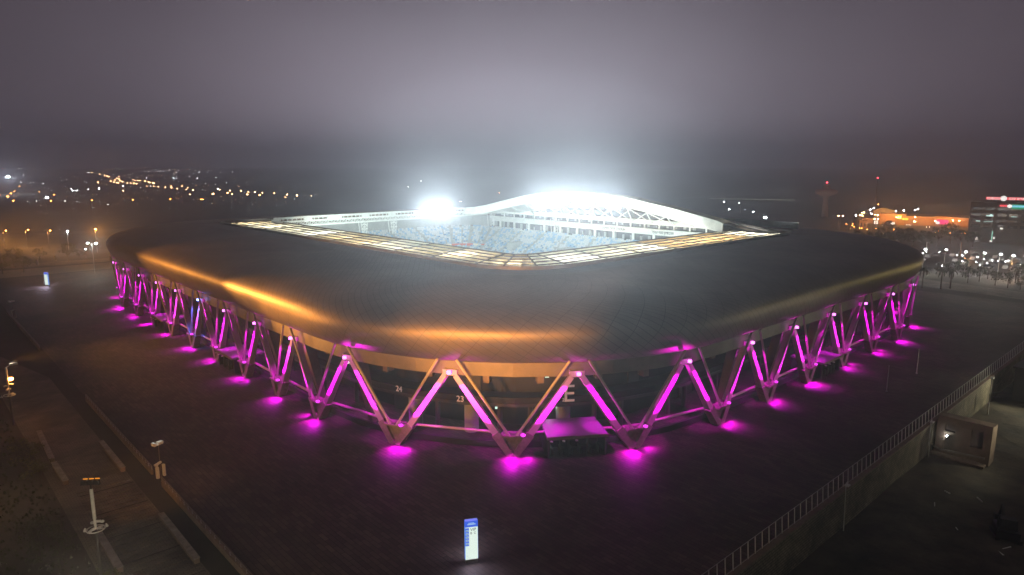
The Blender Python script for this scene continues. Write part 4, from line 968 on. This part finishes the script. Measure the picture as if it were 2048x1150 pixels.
# concrete frame building piece with two openings
fx, fy = -13.0, -137.2
e = empty('concrete_frame', (fx, fy, 0)); b = MB(); fz0, fz1 = -5.3, 1.3
yy = [-3.9, -2.8, -1.1, 1.1, 2.6, 3.8]                                    # openings between [1,2] and [3,4]
def fbox(y0, y1, z0, z1, x0=-.35, x1=.35): b.box(x0, x1, y0, y1, z0, z1)
fbox(yy[0], yy[5], .1, fz1); fbox(yy[0], yy[1], fz0, .1); fbox(yy[2], yy[3], fz0, .1); fbox(yy[4], yy[5], fz0, .1)
fbox(yy[1], yy[2], fz0, -2.8); fbox(yy[3], yy[4], -1.6, -1.1); fbox(yy[3], yy[4], fz0, -4.6)
b.build('frame_wall', MT['concrete2'], e)
b = MB(); b.box(.35, 2.4, -3.9, -3.6, fz0, fz1 - .2); b.box(.35, 2.4, -3.6, 3.6, fz1 - .5, fz1 - .25); b.box(2.4, 2.65, -3.9, 3.8, fz0, fz1 - .25); b.build('side_wall', MT['concrete2'], e)  # back panel added so that both openings read dark
light('SPOT', (-34, -149, 5), 1300, (1, .80, .58), None, (fx, fy, -1.5), .4, 26, .8, name='yard_fill_light')  # spot without a fixture, added to brighten the face of the frame wall
b = MB(); z = -3.9
for p, q in (((-.8, 4.4), (-1.9, 2.4)), ((-1.9, 2.4), (-1.2, -1.0)), ((-1.2, -1.0), (-1.0, -3.4))): b.bar((p[0], p[1], z), (q[0], q[1], z), .26, .26)
b.build('handrail', MT['concrete'], e)
b = MB(); b.box(-1.9, -.35, -3.6, 4.4, fz0, -5.0)
for k in range(9): y = -3.2 + k * .9; b.box(-1.0, -.95, y, y + .06, -5.0, z)
b.build('landing', MT['concrete2'], e)
tag(e, 'brown concrete wall piece with two openings and a bent handrail below the bar fence', 'concrete wall')
b = MB(); b.lathe([(.02, -.12), (.14, 0), (.02, .14)], 10); o = b.build('wall_lamp', MT['e_white']); o.location = (fx - .5, fy + 2.2, -1.9); tag(o, 'tiny white lamp in the left opening of the brown concrete wall', 'lamp'); light('POINT', (-.3, 0, .1), 12, (1, 1, .9), o, size=.1)
for (a, c, lab) in (((1658, 1040), (1690, 972), 'pale thin lamp post leaning against the bar fence, lower one'), ((1836, 900), (1861, 845), 'pale thin lamp post at the bar fence beside the concrete wall')):
    x, y, _ = at(*a, -4.5); e = empty('lamp_post', (x, WALLY - .9, -5.4)); H = z_at(x, WALLY - .9, c[1]) + 5.4; b = MB(); b.bar((0, 0, 0), (.25, .3, H), .16, w1=.1, n=8); b.build('pole', MT['whitepaint'], e)
    b = MB(); b.box(-.35, .35, -.2, .3, H, H + .18); b.bar((.25, .3, H), (.7, .3, H + .25), .12); b.build('lamp_head', MT['whitepaint'], e); tag(e, lab, 'lamp post')
x, y = 13.5, WALLY - 2.2; e = empty('lamp_post', (x, y, -5.4)); H = z_at(x, y, 757) + 5.4; b = MB(); b.bar((0, 0, 0), (0, 0, H), .3, w1=.14, n=8); b.build('pole', MT['whitepaint'], e)
b = MB(); b.box(-.5, .5, -.3, .3, H, H + .25); b.build('lamp_head', MT['whitepaint'], e)
b = MB(); b.bar((0, -.2, H * .62), (1.6, -1.6, H * .62), .14); b.bar((0, -.2, H * .5), (1.6, -1.6, H * .5), .14); b.build('cross_arm', MT['black'], e); tag(e, 'lamp post with two dark cross arms before the lit block wall', 'lamp post')
light('SPOT', (26, WALLY - 13, 3.5), 9000, (1, .93, .66), None, (10, WALLY, -2.5), .3, 84, .6, name='yard_fill_light')  # this and the next spots have no fixtures, added to light wall and yard
light('SPOT', (-8, WALLY - 15, 3.5), 2400, (1, .90, .62), None, (-22, WALLY, -3), .3, 80, .8, name='yard_fill_light')
light('SPOT', (-14, -160, 6), 1400, (1, .88, .7), None, (-10, -140, -5), .3, 110, .9, name='yard_fill_light')
light('SPOT', (-40, -158, 9), 350, (1, .86, .66), None, (-38, -146, -5), .3, 90, .9, name='yard_fill_light')
# low lit building behind the wall at the right edge
e = empty('yard_building', (35, -141, -5.2)); b = MB(); b.box(-9, 9, -5, 5, 0, 7.0); b.box(-9.4, 9.4, -5.4, 5.4, 7.0, 7.35); b.build('wall', MT['dark'], e)
b = MB(); b.box(-9.12, -9.02, -.9, 1.7, 2.9, 5.0); b.build('window', emit('lit_window_yellow', (1, .88, .5), 1.0), e)
b = MB()
for y in (-.9, .0, .85, 1.7): b.box(-9.2, -9.13, y - .06, y + .06, 2.9, 5.0)
for i in range(9): y = -.7 + .28 * i; z = 3.0 + ((i * 5) % 7) * .25; b.box(-9.19, -9.13, y, y + .2, z, z + .3)
b.build('window_bars', MT['black'], e); tag(e, 'dark low building with one yellow lit window at the right edge', 'building')
# rubble and kit in the yard
for i, (px_, py_, L, a) in enumerate(((1990, 1100, 2.6, .9), (2012, 1098, 1.7, -.5), (1960, 1000, 1.2, .7), (1915, 1060, .9, .5), (1870, 1010, 1.1, .2), (1895, 985, .8, 1.2))):
    x, y, _ = at(px_, py_, -5); b = MB(); b.bar((-L / 2, 0, .12), (L / 2, .1, .2), .34 if i == 0 else .12, .14); o = b.build('plank', MT['whitepaint']); o.location = (x, y, -5.1); o.rotation_euler = (0, 0, a); tag(o, ['broad pale board lying on the yard soil at the lower right', 'narrow pale batten beside the dark machine at the lower right', 'thin batten lying uppermost in the yard', 'short batten left of the dark machine', 'short pale batten in the middle of the yard', 'smallest batten near the concrete wall'][i], 'plank')
x, y, _ = at(2012, 1065, -4.4); e = empty('digger', (x, y, -5.2), .4); b = MB(); b.box(-1.6, 1.6, -1.2, 1.2, .5, 1.6); b.hexa([(-1.0, -1, 1.6), (.5, -1, 1.6), (.5, 1, 1.6), (-1.0, 1, 1.6)], [(-.8, -.9, 2.9), (.3, -.9, 2.9), (.3, .9, 2.9), (-.8, .9, 2.9)]); b.build('body', MT['black'], e)
for s_ in (-1, 1): b = MB(); b.box(-1.7, 1.7, s_ * 1.2 - .25, s_ * 1.2 + .25, 0, .7); b.build('track', MT['black'], e)
b = MB(); b.bar((1.4, 0, 1.4), (3.0, 0, 3.2), .3); b.bar((3.0, 0, 3.2), (4.2, 0, 1.2), .25); b.box(3.9, 4.7, -.5, .5, .6, 1.3); b.build('arm', MT['black'], e); tag(e, 'dark machine standing in the yard at the lower right edge', 'machine')
# thin poles on the plaza
for px_, pb, ptp, lab in ((1773, 783, 733, 'thin dark pole on the right plaza, nearer one'), (1833, 747, 700, 'thin dark pole on the right plaza, farther one')):
    x, y, _ = at(px_, pb); H = z_at(x, y, ptp); e = empty('plaza_pole', (x, y, 0)); b = MB(); b.lathe([(.1, 0), (.06, H)], 8); b.lathe([(.2, 0), (.2, .15)], 8); b.build('pole', MT['pole'], e); b = MB(); b.lathe([(.05, H), (.16, H + .1), (.05, H + .25)], 8); b.build('cap', MT['pole'], e); tag(e, lab, 'pole')
# ------------------------------------------------------------------ far right: tower, buildings, shopping centre
FACE = -YAW                                     # local -y looks back to the camera
def facing(px, py, D=None, z=0):
    if D is None: p = at(px, py, z); return p
    d = ray(px, py); k = D / math.hypot(d[0], d[1]); return CAM + d * k
def site(name, px, D, label, cat, rz=0.0):
    p = facing(px, 330, D); return tag(empty(name, (p[0], p[1], 0), FACE + rz - math.atan((px - 1024) / FPX)), label, cat), D
def zpix(D, py, px=1700):                       # height of that picture row at horizontal distance D
    d = ray(px, py); return CAM[2] + d[2] / math.hypot(d[0], d[1]) * D
sc_ = lambda D: D / math.hypot(*(ray(1700, 400)[:2]))     # metres per pixel * FPX helper
def mpp(px, D): d = ray(px, 420); return D / math.hypot(d[0], d[1]) / FPX * math.cos(math.atan((px - 1024) / FPX))
def wpx(px0, px1, D): return (px1 - px0) * mpp((px0 + px1) / 2, D)
MT['officewall'] = mat('office_wall', (.16, .145, .13), .8, noise=(.12, .11, .1), nscale=.2); MT['darkglass'] = mat('dark_window', (.02, .02, .022), .15)
MT['towerc'] = mat('tower_concrete', (.30, .24, .22), .85); MT['mallwall'] = mat('mall_wall', (.34, .2, .11), .8, noise=(.26, .15, .08), nscale=.08)
MT['lw'] = emit('cool_lit_window', (.62, .92, .85), 1.3); MT['lww'] = emit('warm_lit_shopfront', (.95, .9, .78), 1.6); MT['lo'] = emit('orange_lit_strip', (1, .5, .15), 1.2)
MT['redsign'] = emit('red_sign_face', (.85, .08, .10), 1.3); MT['whites'] = emit('white_sign_face', (.95, .9, .85), 1.4); MT['yel'] = emit('yellow_sign_face', (.85, .85, .03), 1.3); MT['pink'] = emit('pink_sign_face', (1, .03, .18), 1.6); MT['cyan'] = emit('cyan_sign_face', (.25, .75, .95), .9); MT['grn'] = emit('green_sign_face2', (.0, .45, .2), .7)
# water tower
e, D = site('water_tower', 1657, 620, 'tall concrete tower with a wide round head and a red light, right of the roof', 'tower'); zt = zpix(D, 385, 1657); zh = zpix(D, 378, 1657); zs = zpix(D, 390, 1657)
b = MB(); b.lathe([(2.4, 0), (1.9, zs - 4), (2.6, zs - 1)], 16); b.build('shaft', MT['towerc'], e)
b = MB(); b.lathe([(2.6, zs - 1), (8.2, zs + 1.2), (8.6, zs + 3.2), (8.0, zs + 4.2), (3.0, zs + 5.2), (2.0, zs + 8), (1.2, zs + 8.2)], 24); b.build('tower_head', MT['towerc'], e)
b = MB(); zr = zpix(D, 365, 1657); b.bar((0, 0, zs + 8), (0, 0, zr), .3); b.build('antenna', MT['poledark'], e); b = MB(); b.lathe([(.2, -.4), (.62, 0), (.2, .5)], 8, (0, 0, zr)); b.build('beacon', MT['e_red'], e)
light('POINT', (0, 0, zr), 900, (1, .05, .08), e, size=.5); light('SPOT', (-14, -16, 2), 3000, (1, .8, .75), e, (0, 0, zs), .4, 60)
e, D = site('radio_mast', 1758, 900, 'thin mast with a single red light high over the shopping centre', 'mast'); zr = zpix(D, 356, 1758); b = MB(); b.lathe([(.8, 0), (.25, zr)], 6); b.build('mast_pole', MT['poledark'], e); b = MB(); b.lathe([(.2, -.5), (.9, 0), (.2, .6)], 8, (0, 0, zr)); b.build('beacon', MT['e_red'], e)
# office block with rooftop sign
D = 455; e, D = site('office_building', 1990, D, 'five-storey office block with a red sign on its roof at the right edge', 'building'); u = mpp(1990, D); X = lambda px: (px - 1990) * u; ZP = lambda py: zpix(D, py, 1990)
zr = ZP(405); b = MB(); zl = [ZP(y) for y in (405, 415, 420.5, 427, 433, 439, 444, 450, 456, 463, 470, 477)]
x0, x1 = X(1953), X(2120)
b.box(x0, x1, .4, 26, 0, zr)
for z0, z1 in ((zl[1], zl[0] + .02), (zl[3], zl[2]), (zl[5], zl[4]), (zl[7], zl[6]), (zl[9], zl[8])): b.box(x0, x1, 0, .4, min(z0, z1), max(z0, z1))
for px in (1953, 1979, 2004, 2028, 2052, 2080): b.box(X(px) - .5, X(px) + .5, -.15, .42, 0, zr)
b.build('wall', MT['officewall'], e)
k = 0
for z1, z0 in ((zl[1], zl[2]), (zl[3], zl[4]), (zl[5], zl[6]), (zl[7], zl[8])):
    for i, px in enumerate((1953, 1979, 2004, 2028, 2052)):
        b = MB(); b.box(X(px) + .55, X(px + 24) - .4, .3, .38, z0, z1); b.build('window_band', MT['darkglass'], e)
def lit(px0, px1, py0, py1, m='lw', nm='lit_window', yo=.16): b = MB(); b.box(X(px0), X(px1), yo, yo + .1, ZP(py1), ZP(py0)); b.build(nm, MT[m], e)
lit(1985, 1999, 431, 435); lit(1992, 1997, 429, 431, 'lw'); lit(1965, 1973.5, 442.5, 447); lit(1978.5, 1999.5, 443.5, 448.5); lit(2035, 2046, 432, 436.5)
lit(1978, 1997, 459, 461, 'lo'); lit(2004, 2024, 457, 463, 'lo'); lit(2016, 2021, 455, 458, 'lww', yo=-.2)
lit(1968, 1973, 476, 481, 'whites', 'entrance_light', -.3); lit(2004, 2007, 474, 478, 'whites', 'entrance_light', -.3)
b = MB(); b.box(X(2000.5), X(2002.5), -.3, -.2, ZP(483), ZP(462)); b.build('green_light_strip', emit('green_strip', (.3, .85, .65), .7), e)
b = MB(); b.box(X(1998), X(2003), -.3, -.2, ZP(484), ZP(481)); b.build('light_strip_foot', MT['whites'], e)
b = MB(); b.box(X(1980), X(2100), -.5, -.2, ZP(399.2), ZP(394)); b.build('roof_sign', MT['redsign'], e)
b = MB()
for px in range(1985, 2100, 12): b.bar((X(px), .2, zr), (X(px), -.1, ZP(395)), .15)
b.build('sign_stand', MT['poledark'], e)
def sign_text(body, px0, px1, py, size, m, yo):
    t_ = text('sign_lettering', body, size, (X(px0), yo, ZP(py)), (1, 0, 0), (0, 0, 1), m, None, ext=.05); L = max(v.co.x for v in t_.data.vertices); t_.matrix_world = t_.matrix_world @ Matrix.Scale((X(px1) - X(px0)) / L, 4, (1, 0, 0)); t_.parent = e
sign_text('מכבידנט מכבי', 1982, 2008, 399, 1.9, MT['whites'], -.56); sign_text('מכבי שירותי', 2026, 2060, 399, 1.9, MT['whites'], -.56)
b = MB(); cx, cz, rr = X(2015.5), ZP(396.5), 6.4 * u
b.hexa([(cx + rr * math.cos(a), -.75, cz + rr * math.sin(a)) for a in np.linspace(0, 6.283, 25)[:-1]], [(cx + rr * math.cos(a), -.5, cz + rr * math.sin(a)) for a in np.linspace(0, 6.283, 25)[:-1]]); b.build('logo_disc', MT['whites'], e)
b = MB()
for r_ in (.78,):
    for k in range(20):
        a0, a1 = 6.283 * k / 20, 6.283 * (k + .98) / 20; b.bar((cx + rr * r_ * math.cos(a0), -.8, cz + rr * r_ * math.sin(a0)), (cx + rr * r_ * math.cos(a1), -.8, cz + rr * r_ * math.sin(a1)), .28, .08)
b.bar((cx - .5, -.8, cz - .9), (cx + .9, -.8, cz + .3), .5, .1); b.bar((cx + .9, -.8, cz + .3), (cx - .6, -.8, cz + .8), .35, .1); b.build('logo_mark', MT['t_dark'], e)
b = MB(); 
for px in (2012.5, 2017.5, 2022): b.lathe([(.02, -.6), (.75, -.3), (.75, .3), (.02, .6)], 10, (X(px), -.5, ZP(411)))
b.build('red_dots_sign', MT['redsign'], e)
b = MB(); b.box(X(2034), X(2100), -.5, -.3, ZP(417), ZP(408)); b.build('green_sign', MT['grn'], e); b = MB(); b.box(X(2034), X(2100), -.62, -.5, ZP(413.5), ZP(409.5)); b.build('cyan_sign', MT['cyan'], e); b = MB(); b.lathe([(.02, -1.0), (1.1, -.4), (1.1, .4), (.02, 1.0)], 12, (X(2029), -.6, ZP(411.5))); b.build('sun_sign', MT['whites'], e)
# shopping centre
D = 560; e, D = site('shopping_centre', 1840, D, 'long low orange-lit shopping centre with yellow and pink signs', 'shopping centre'); u = mpp(1840, D); X = lambda px: (px - 1840) * u; ZP = lambda py: zpix(D, py, 1840)
b = MB(); b.box(X(1768), X(1822), 0, 30, 0, ZP(429)); b.box(X(1822), X(1960), .4, 30, 0, ZP(433)); b.box(X(1881), X(1912), -.6, 10, 0, ZP(431.5)); b.box(X(1730), X(1768), 3, 25, 0, ZP(441)); b.build('wall', MT['mallwall'], e)
b = MB()
for a_, z_ in (((1752, 1797), 422),): 
    n = 12
    for k in range(n):
        t0, t1 = k / n, (k + 1) / n; p0 = X(1752) + (X(1797) - X(1752)) * t0; p1 = X(1752) + (X(1797) - X(1752)) * t1; h0 = ZP(424) + 1.6 * math.sin(math.pi * t0); h1 = ZP(424) + 1.6 * math.sin(math.pi * t1)
        b.hexa([(p0, 6, 5), (p1, 6, 5), (p1, 26, 5), (p0, 26, 5)], [(p0, 6, h0), (p1, 6, h1), (p1, 26, h1), (p0, 26, h0)])
b.build('vaulted_roof', MT['concrete'], e)
b = MB(); b.box(X(1804), X(1814), -.7, -.4, ZP(439.5), ZP(431.5)); b.build('yellow_sign', MT['yel'], e); b = MB(); b.box(X(1815.5), X(1827.5), -.5, -.2, ZP(441), ZP(437)); b.build('yellow_sign', MT['yel'], e)
b = MB(); b.box(X(1806), X(1808.4), -.8, -.7, ZP(438), ZP(433.5)); b.box(X(1809.5), X(1812), -.8, -.7, ZP(438), ZP(433.5)); b.build('yellow_sign_mark', MT['whites'], e)
b = MB(); b.box(X(1883.5), X(1908), -1.0, -.7, ZP(446.5), ZP(438)); b.build('pink_sign', MT['pink'], e); b = MB(); b.lathe([(.02, -1), (1.2, -.5), (1.2, .5), (.02, 1)], 12, (X(1887), -1.3, ZP(444))); b.build('sign_dot', MT['whites'], e)
for px0, px1, py0, py1 in ((1757, 1766, 444, 452), (1785, 1801, 446, 453), (1824, 1836, 450, 460), (1866, 1877, 453, 461), (1901, 1918, 456, 465)):
    n = max(2, int((px1 - px0) / 3))
    for k in range(n): b = MB(); b.box(X(px0 + (px1 - px0) * k / n), X(px0 + (px1 - px0) * (k + .82) / n), -.25 if px0 < 1880 else -.9, -.12 if px0 < 1880 else -.75, ZP(py1), ZP(py0)); b.build('shopfront', MT['lww'], e)
for px in (1748, 1790, 1800, 1832, 1868, 1910, 1930): light('POINT', (X(px), -7, 7.5), 5500, OR, e, size=.4)
e, D = site('gatehouse', 1737, 520, 'small orange-lit block left of the shopping centre', 'building'); u = mpp(1737, D); b = MB(); b.box(-8 * u, 8 * u, 0, 8, 0, zpix(D, 443, 1737)); b.box(-8.4 * u, 8.4 * u, -.3, 8.3, zpix(D, 443, 1737), zpix(D, 442, 1737)); b.build('wall', MT['mallwall'], e); b = MB(); b.box(-5 * u, -2 * u, -.12, -.02, 1, 3.5); b.box(2 * u, 5 * u, -.12, -.02, 1, 3.5); b.build('window', MT['darkglass'], e); light('POINT', (0, -8, 8), 5000, OR, e, size=.4)
# long flat hall behind the right roof end
e, D = site('long_hall', 1510, 900, 'long flat hall with a dimly glowing roof edge behind the right end of the roof', 'building'); u = mpp(1510, D); X = lambda px: (px - 1510) * u; ZP = lambda py: zpix(D, py, 1510)
b = MB(); b.box(X(1420), X(1592), 0, 40, 0, ZP(401)); b.build('wall', MT['officewall'], e)
b = MB()
for k in range(34):
    px = 1422 + k * 5 + rng.random() * 2; b.box(X(px), X(px + 2.5 + 2 * rng.random()), -.5, -.2, ZP(400 + rng.random()), ZP(398))
b.build('glowing_roof_edge', emit('dim_edge_glow', (.7, .75, .5), .28), e)  # roof edge drawn as faintly glowing strips
b = MB(); b.box(X(1582), X(1587), -.8, -.5, ZP(403), ZP(400.5)); b.build('green_sign', MT['e_green'], e)
for px in (1562.7, 1569.2, 1576.5, 1584.7): b = MB(); b.lathe([(.02, -1.6), (1.0, -.6), (.8, .8), (.02, 1.2)], 8, (X(px), -1, ZP(408))); b.build('door_lamp', MT['lww'], e)
b = MB(); b.box(X(1568), X(1592), -3, -1, ZP(421), ZP(417)); b.build('canopy', MT['concrete'], e); light('POINT', (X(1576), -9, 12), 2500, (1, 1, .8), e, size=.6)
# car park: cars and a flagpole
def car(body):
    e = empty('parked_car'); b = MB(); pr = [(-2.1, .35), (-2.1, .8), (-1.4, .9), (-.8, 1.4), (.7, 1.42), (1.3, .95), (2.1, .8), (2.15, .35)]
    b.hexa([(x, -.85, z) for x, z in pr][::-1], [(x, .85, z) for x, z in pr][::-1]); b.build('body', MT[body], e)
    b = MB(); b.hexa([(x, -.87, z) for x, z in ((-1.25, .93), (-.75, 1.34), (.65, 1.36), (1.1, .96))], [(x, .87, z) for x, z in ((-1.25, .93), (-.75, 1.34), (.65, 1.36), (1.1, .96))]); b.build('windows', MT['darkglass'], e)
    w_ = None
    for x in (-1.35, 1.35):
        for y in (-.8, .8):
            if w_ is None: b = MB(); b.bar((0, -.12, 0), (0, .12, 0), .66, n=12); w_ = b.build('wheel', MT['black'], e)
            else: w_ = w_.copy(); COL.objects.link(w_)
            w_.location = (x, y, .33)
    return e
MT['carw'] = mat('white_car_paint', (.75, .75, .75), .25); MT['carg'] = mat('grey_car_paint', (.25, .26, .28), .25, metal=.4); MT['card'] = mat('dark_car_paint', (.03, .035, .05), .2)
CP = {k: car(k) for k in ('carw', 'carg', 'card')}; usedc = set()
lab = {'carw': 'white car parked in the lit car park on the right', 'carg': 'grey car parked in the lit car park on the right', 'card': 'dark car parked in the lit car park on the right'}
row = [(1855, 515), (1872, 512), (1905, 513), (1925, 522), (1945, 520), (1963, 527), (1983, 524), (2000, 528), (2018, 526), (2036, 532), (1930, 530), (1975, 535), (1990, 517), (2030, 519), (1910, 524), (2045, 540), (1845, 522), (1888, 508), (2010, 538), (1950, 512)]
for i, (px_, py_) in enumerate(row):
    k = ('carw', 'carg', 'carw', 'card')[i % 4]; o = CP[k] if k not in usedc else copy_tree(CP[k]); usedc.add(k); x, y, _ = at(px_, py_); o.location = (x, y, .02); o.rotation_euler = (0, 0, 1.57 * (i % 2) + .1); tag(o, lab[k], 'car', {'carw': 'white cars in the car park', 'carg': 'grey cars in the car park', 'card': 'dark cars in the car park'}[k])
for px_, pb, ptp, m_, lb in ((1852, 503, 487, 'whitepaint', 'short white flagpole at the left end of the car park'), (1920, 512, 487, 'mallwall', 'orange-lit flagpole rising from the car park')):
    x, y, _ = at(px_, pb); H = z_at(x, y, ptp); e = empty('flagpole', (x, y, 0)); b = MB(); b.lathe([(.28, 0), (.2, H)], 8); b.build('pole', MT[m_], e); b = MB(); b.lathe([(.1, H), (.35, H + .3), (.1, H + .6)], 8); b.build('finial', MT[m_], e); tag(e, lb, 'flagpole')
x, y, _ = at(1925, 515); light('POINT', (x - 4, y - 4, 3), 1200, OR, None, size=.3, name='road_lamp_light'); x, y, _ = at(2030, 560); light('POINT', (x, y, 6), 3500, OR, None, size=.3, name='road_lamp_light')
x, y, _ = at(1880, 565); light('SPOT', (x + 8, y + 8, 10), 2600, (1, .97, .8), None, (x + 12, y + 8, 0), .3, 100, .6, name='added_lamp_light')
# ------------------------------------------------------------------ sodium floodlights on the stadium from the left masts, and added lamps out of view
SOD = (1, .40, .07)
light('SPOT', (m1.location[0] + .8, m1.location[1] + .8, H1 + .8), 70000, SOD, None, (-74, -84, 17), .5, 50, .8, name='mast_floodlight')
light('SPOT', (bx2 + .5, by2, H2 + .8), 150000, SOD, None, (-88, -56, 18), .5, 34, .8, name='mast_floodlight')
def unseen_lamp(x, y, h, col, P, label, tgt=None, em='e_or', ang=100):  # lamp set up out of view for the light it throws in
    o = lamp_proto('street_lamp', h, em, .34, .8, False, 'pole'); o.location = (x, y, 0 if y > WALLY or x < -128 else -5.2); tag(o, label, 'street lamp')
    if tgt is None: light('POINT', (x + .8, y, h - .4), P, col, None, size=.3, name='added_lamp_light')
    else: light('SPOT', (x + .8, y, h - .4), P, col, None, tgt, .4, ang, .8, name='added_lamp_light')
unseen_lamp(-127, 51, 26, SOD, 1100000, 'unseen orange lamp just outside the left edge, beyond the path', (-88, -49, 19.5), ang=9)
unseen_lamp(-163, -146, 32, SOD, 1350000, 'tall unseen orange lamp added behind and left of the viewpoint', (-68, -88, 20.5), ang=19)  # set beyond the view, keeping its direction for the amber rim highlight
light('SPOT', (-126.2, 51, 25.4), 150000, SOD, None, (-88, 0, 18.5), .4, 60, .8, name='added_lamp_light')  # second spot at that lamp, added as dim fill along the left rim
unseen_lamp(-131, 112, 14, SOD, 90000, 'unseen orange lamp added outside the left edge beside the far plaza', (-80, 86, 18.5), ang=34)  # added to put orange on the far left end of the shell
unseen_lamp(-131, -108, 10, (1, .82, .55), 2600, 'unseen warm white lamp added just below the lower left corner', em='e_worange')  # added to light the path and the white mast
unseen_lamp(-134, -62, 9, (1, .72, .36), 500, 'unseen warm white lamp added left of the path outside the frame', em='e_worange')
for k_, (x_, y_) in enumerate(((118, -146), (150, -172), (190, -160))): unseen_lamp(x_, y_, 14, (.95, .80, .30), 15000, 'unseen greenish yellow lamp beyond the right edge, ' + ('nearest the wall', 'farthest out', 'in the yard')[k_], (10 - 25 * k_, -111, 18), 'e_worange', 26)
unseen_lamp(-92, -160, 12, (.95, .85, .40), 2500, 'unseen yellowish lamp below the bottom edge of the view', (-40, -115, 15), 'e_worange', 80)
light('SPOT', (m1.location[0] + 1, m1.location[1] + 2, H1 + .5), 9000, SOD, None, (-106, -52, 0), .5, 62, 1, name='mast_floodlight')
lx, ly, _ = at(195, 505); light('SPOT', (lx, ly, 11), 90000, SOD, None, (-84, 90, 18.5), .5, 12, .9, name='added_lamp_light')
# labels: members of a row are told apart by their place in it
def ordinal(n): return ('first second third fourth fifth sixth seventh eighth ninth tenth eleventh twelfth thirteenth fourteenth fifteenth sixteenth seventeenth eighteenth nineteenth twentieth'.split() + ['%d%s' % (k, 'th' if k % 10 not in (1, 2, 3) else ('st', 'nd', 'rd')[k % 10 - 1]) for k in range(21, 60)])[n]
SHORT = {'orange lamps along the dark field': 'bright orange lamp in the nearest lamp row left', 'orange lamps at the far left': 'orange street lamp of the far left cluster', 'orange lamps of the converging roads': 'tiny orange lamp of the converging far roads', 'pale orange lamps in the far row': 'pale orange lamp in the long far row', 'pale lamps behind the left roof end': 'pale orange lamp behind the left roof end', 'tiny white lamps of the far city': 'tiny white lamp in the far left city', 'white lamps behind the roof edge': 'small white lamp beyond the floodlit far roof edge', 'red lights on the left': 'tiny red light in the far left city', 'white lamps behind the right roof end': 'white lamp by the long hall behind the right roof end', 'orange lamps by the shopping centre': 'orange street lamp before the shopping centre', 'white lamps above the shopping centre': 'bluish white lamp above the shopping centre', 'car park lamps': 'white pole lamp in the lit car park', 'trees before the shopping centre': 'dark round tree in the belt before the shopping centre', 'trees along the car park': 'dark tree on the near side of the car park', 'palms right of the stadium': 'dark palm tree right of the stadium', 'orange lamps behind the left trees': 'orange road lamp behind the dark left trees', 'white cars in the car park': 'white car in the lit car park', 'grey cars in the car park': 'grey car in the lit car park', 'dark cars in the car park': 'dark car in the lit car park', 'low lights among the cars': 'small low white light among the parked cars', 'low orange lamps at the shopping centre': 'small low orange lamp before the shopping centre', 'faint white lamps on the left plain': 'faint white lamp on the dark left plain'}
bpy.context.view_layer.update()
for g_, sh in SHORT.items():
    mem = [o for o in sc.objects if o.parent is None and o.get('group') == g_]; mem.sort(key=lambda o: proj(tuple(o.location))[0])
    for n_, o in enumerate(mem): o['label'] = sh + ', ' + ordinal(n_) + ' from the left'
# ------------------------------------------------------------------ air
b = MB(); b.box(-4400, 4400, -4400, 4400, -7.5, 150)
m = bpy.data.materials.new('night_air'); m.use_nodes = True; t = m.node_tree; t.nodes.clear()
o_ = t.nodes.new('ShaderNodeOutputMaterial'); pv = t.nodes.new('ShaderNodeVolumePrincipled'); pv.inputs['Color'].default_value = (.86, .88, 1, 1); pv.inputs['Density'].default_value = HAZE; pv.inputs['Anisotropy'].default_value = .78
t.links.new(pv.outputs[0], o_.inputs['Volume'])
tag(b.build('haze', m), kind='stuff')
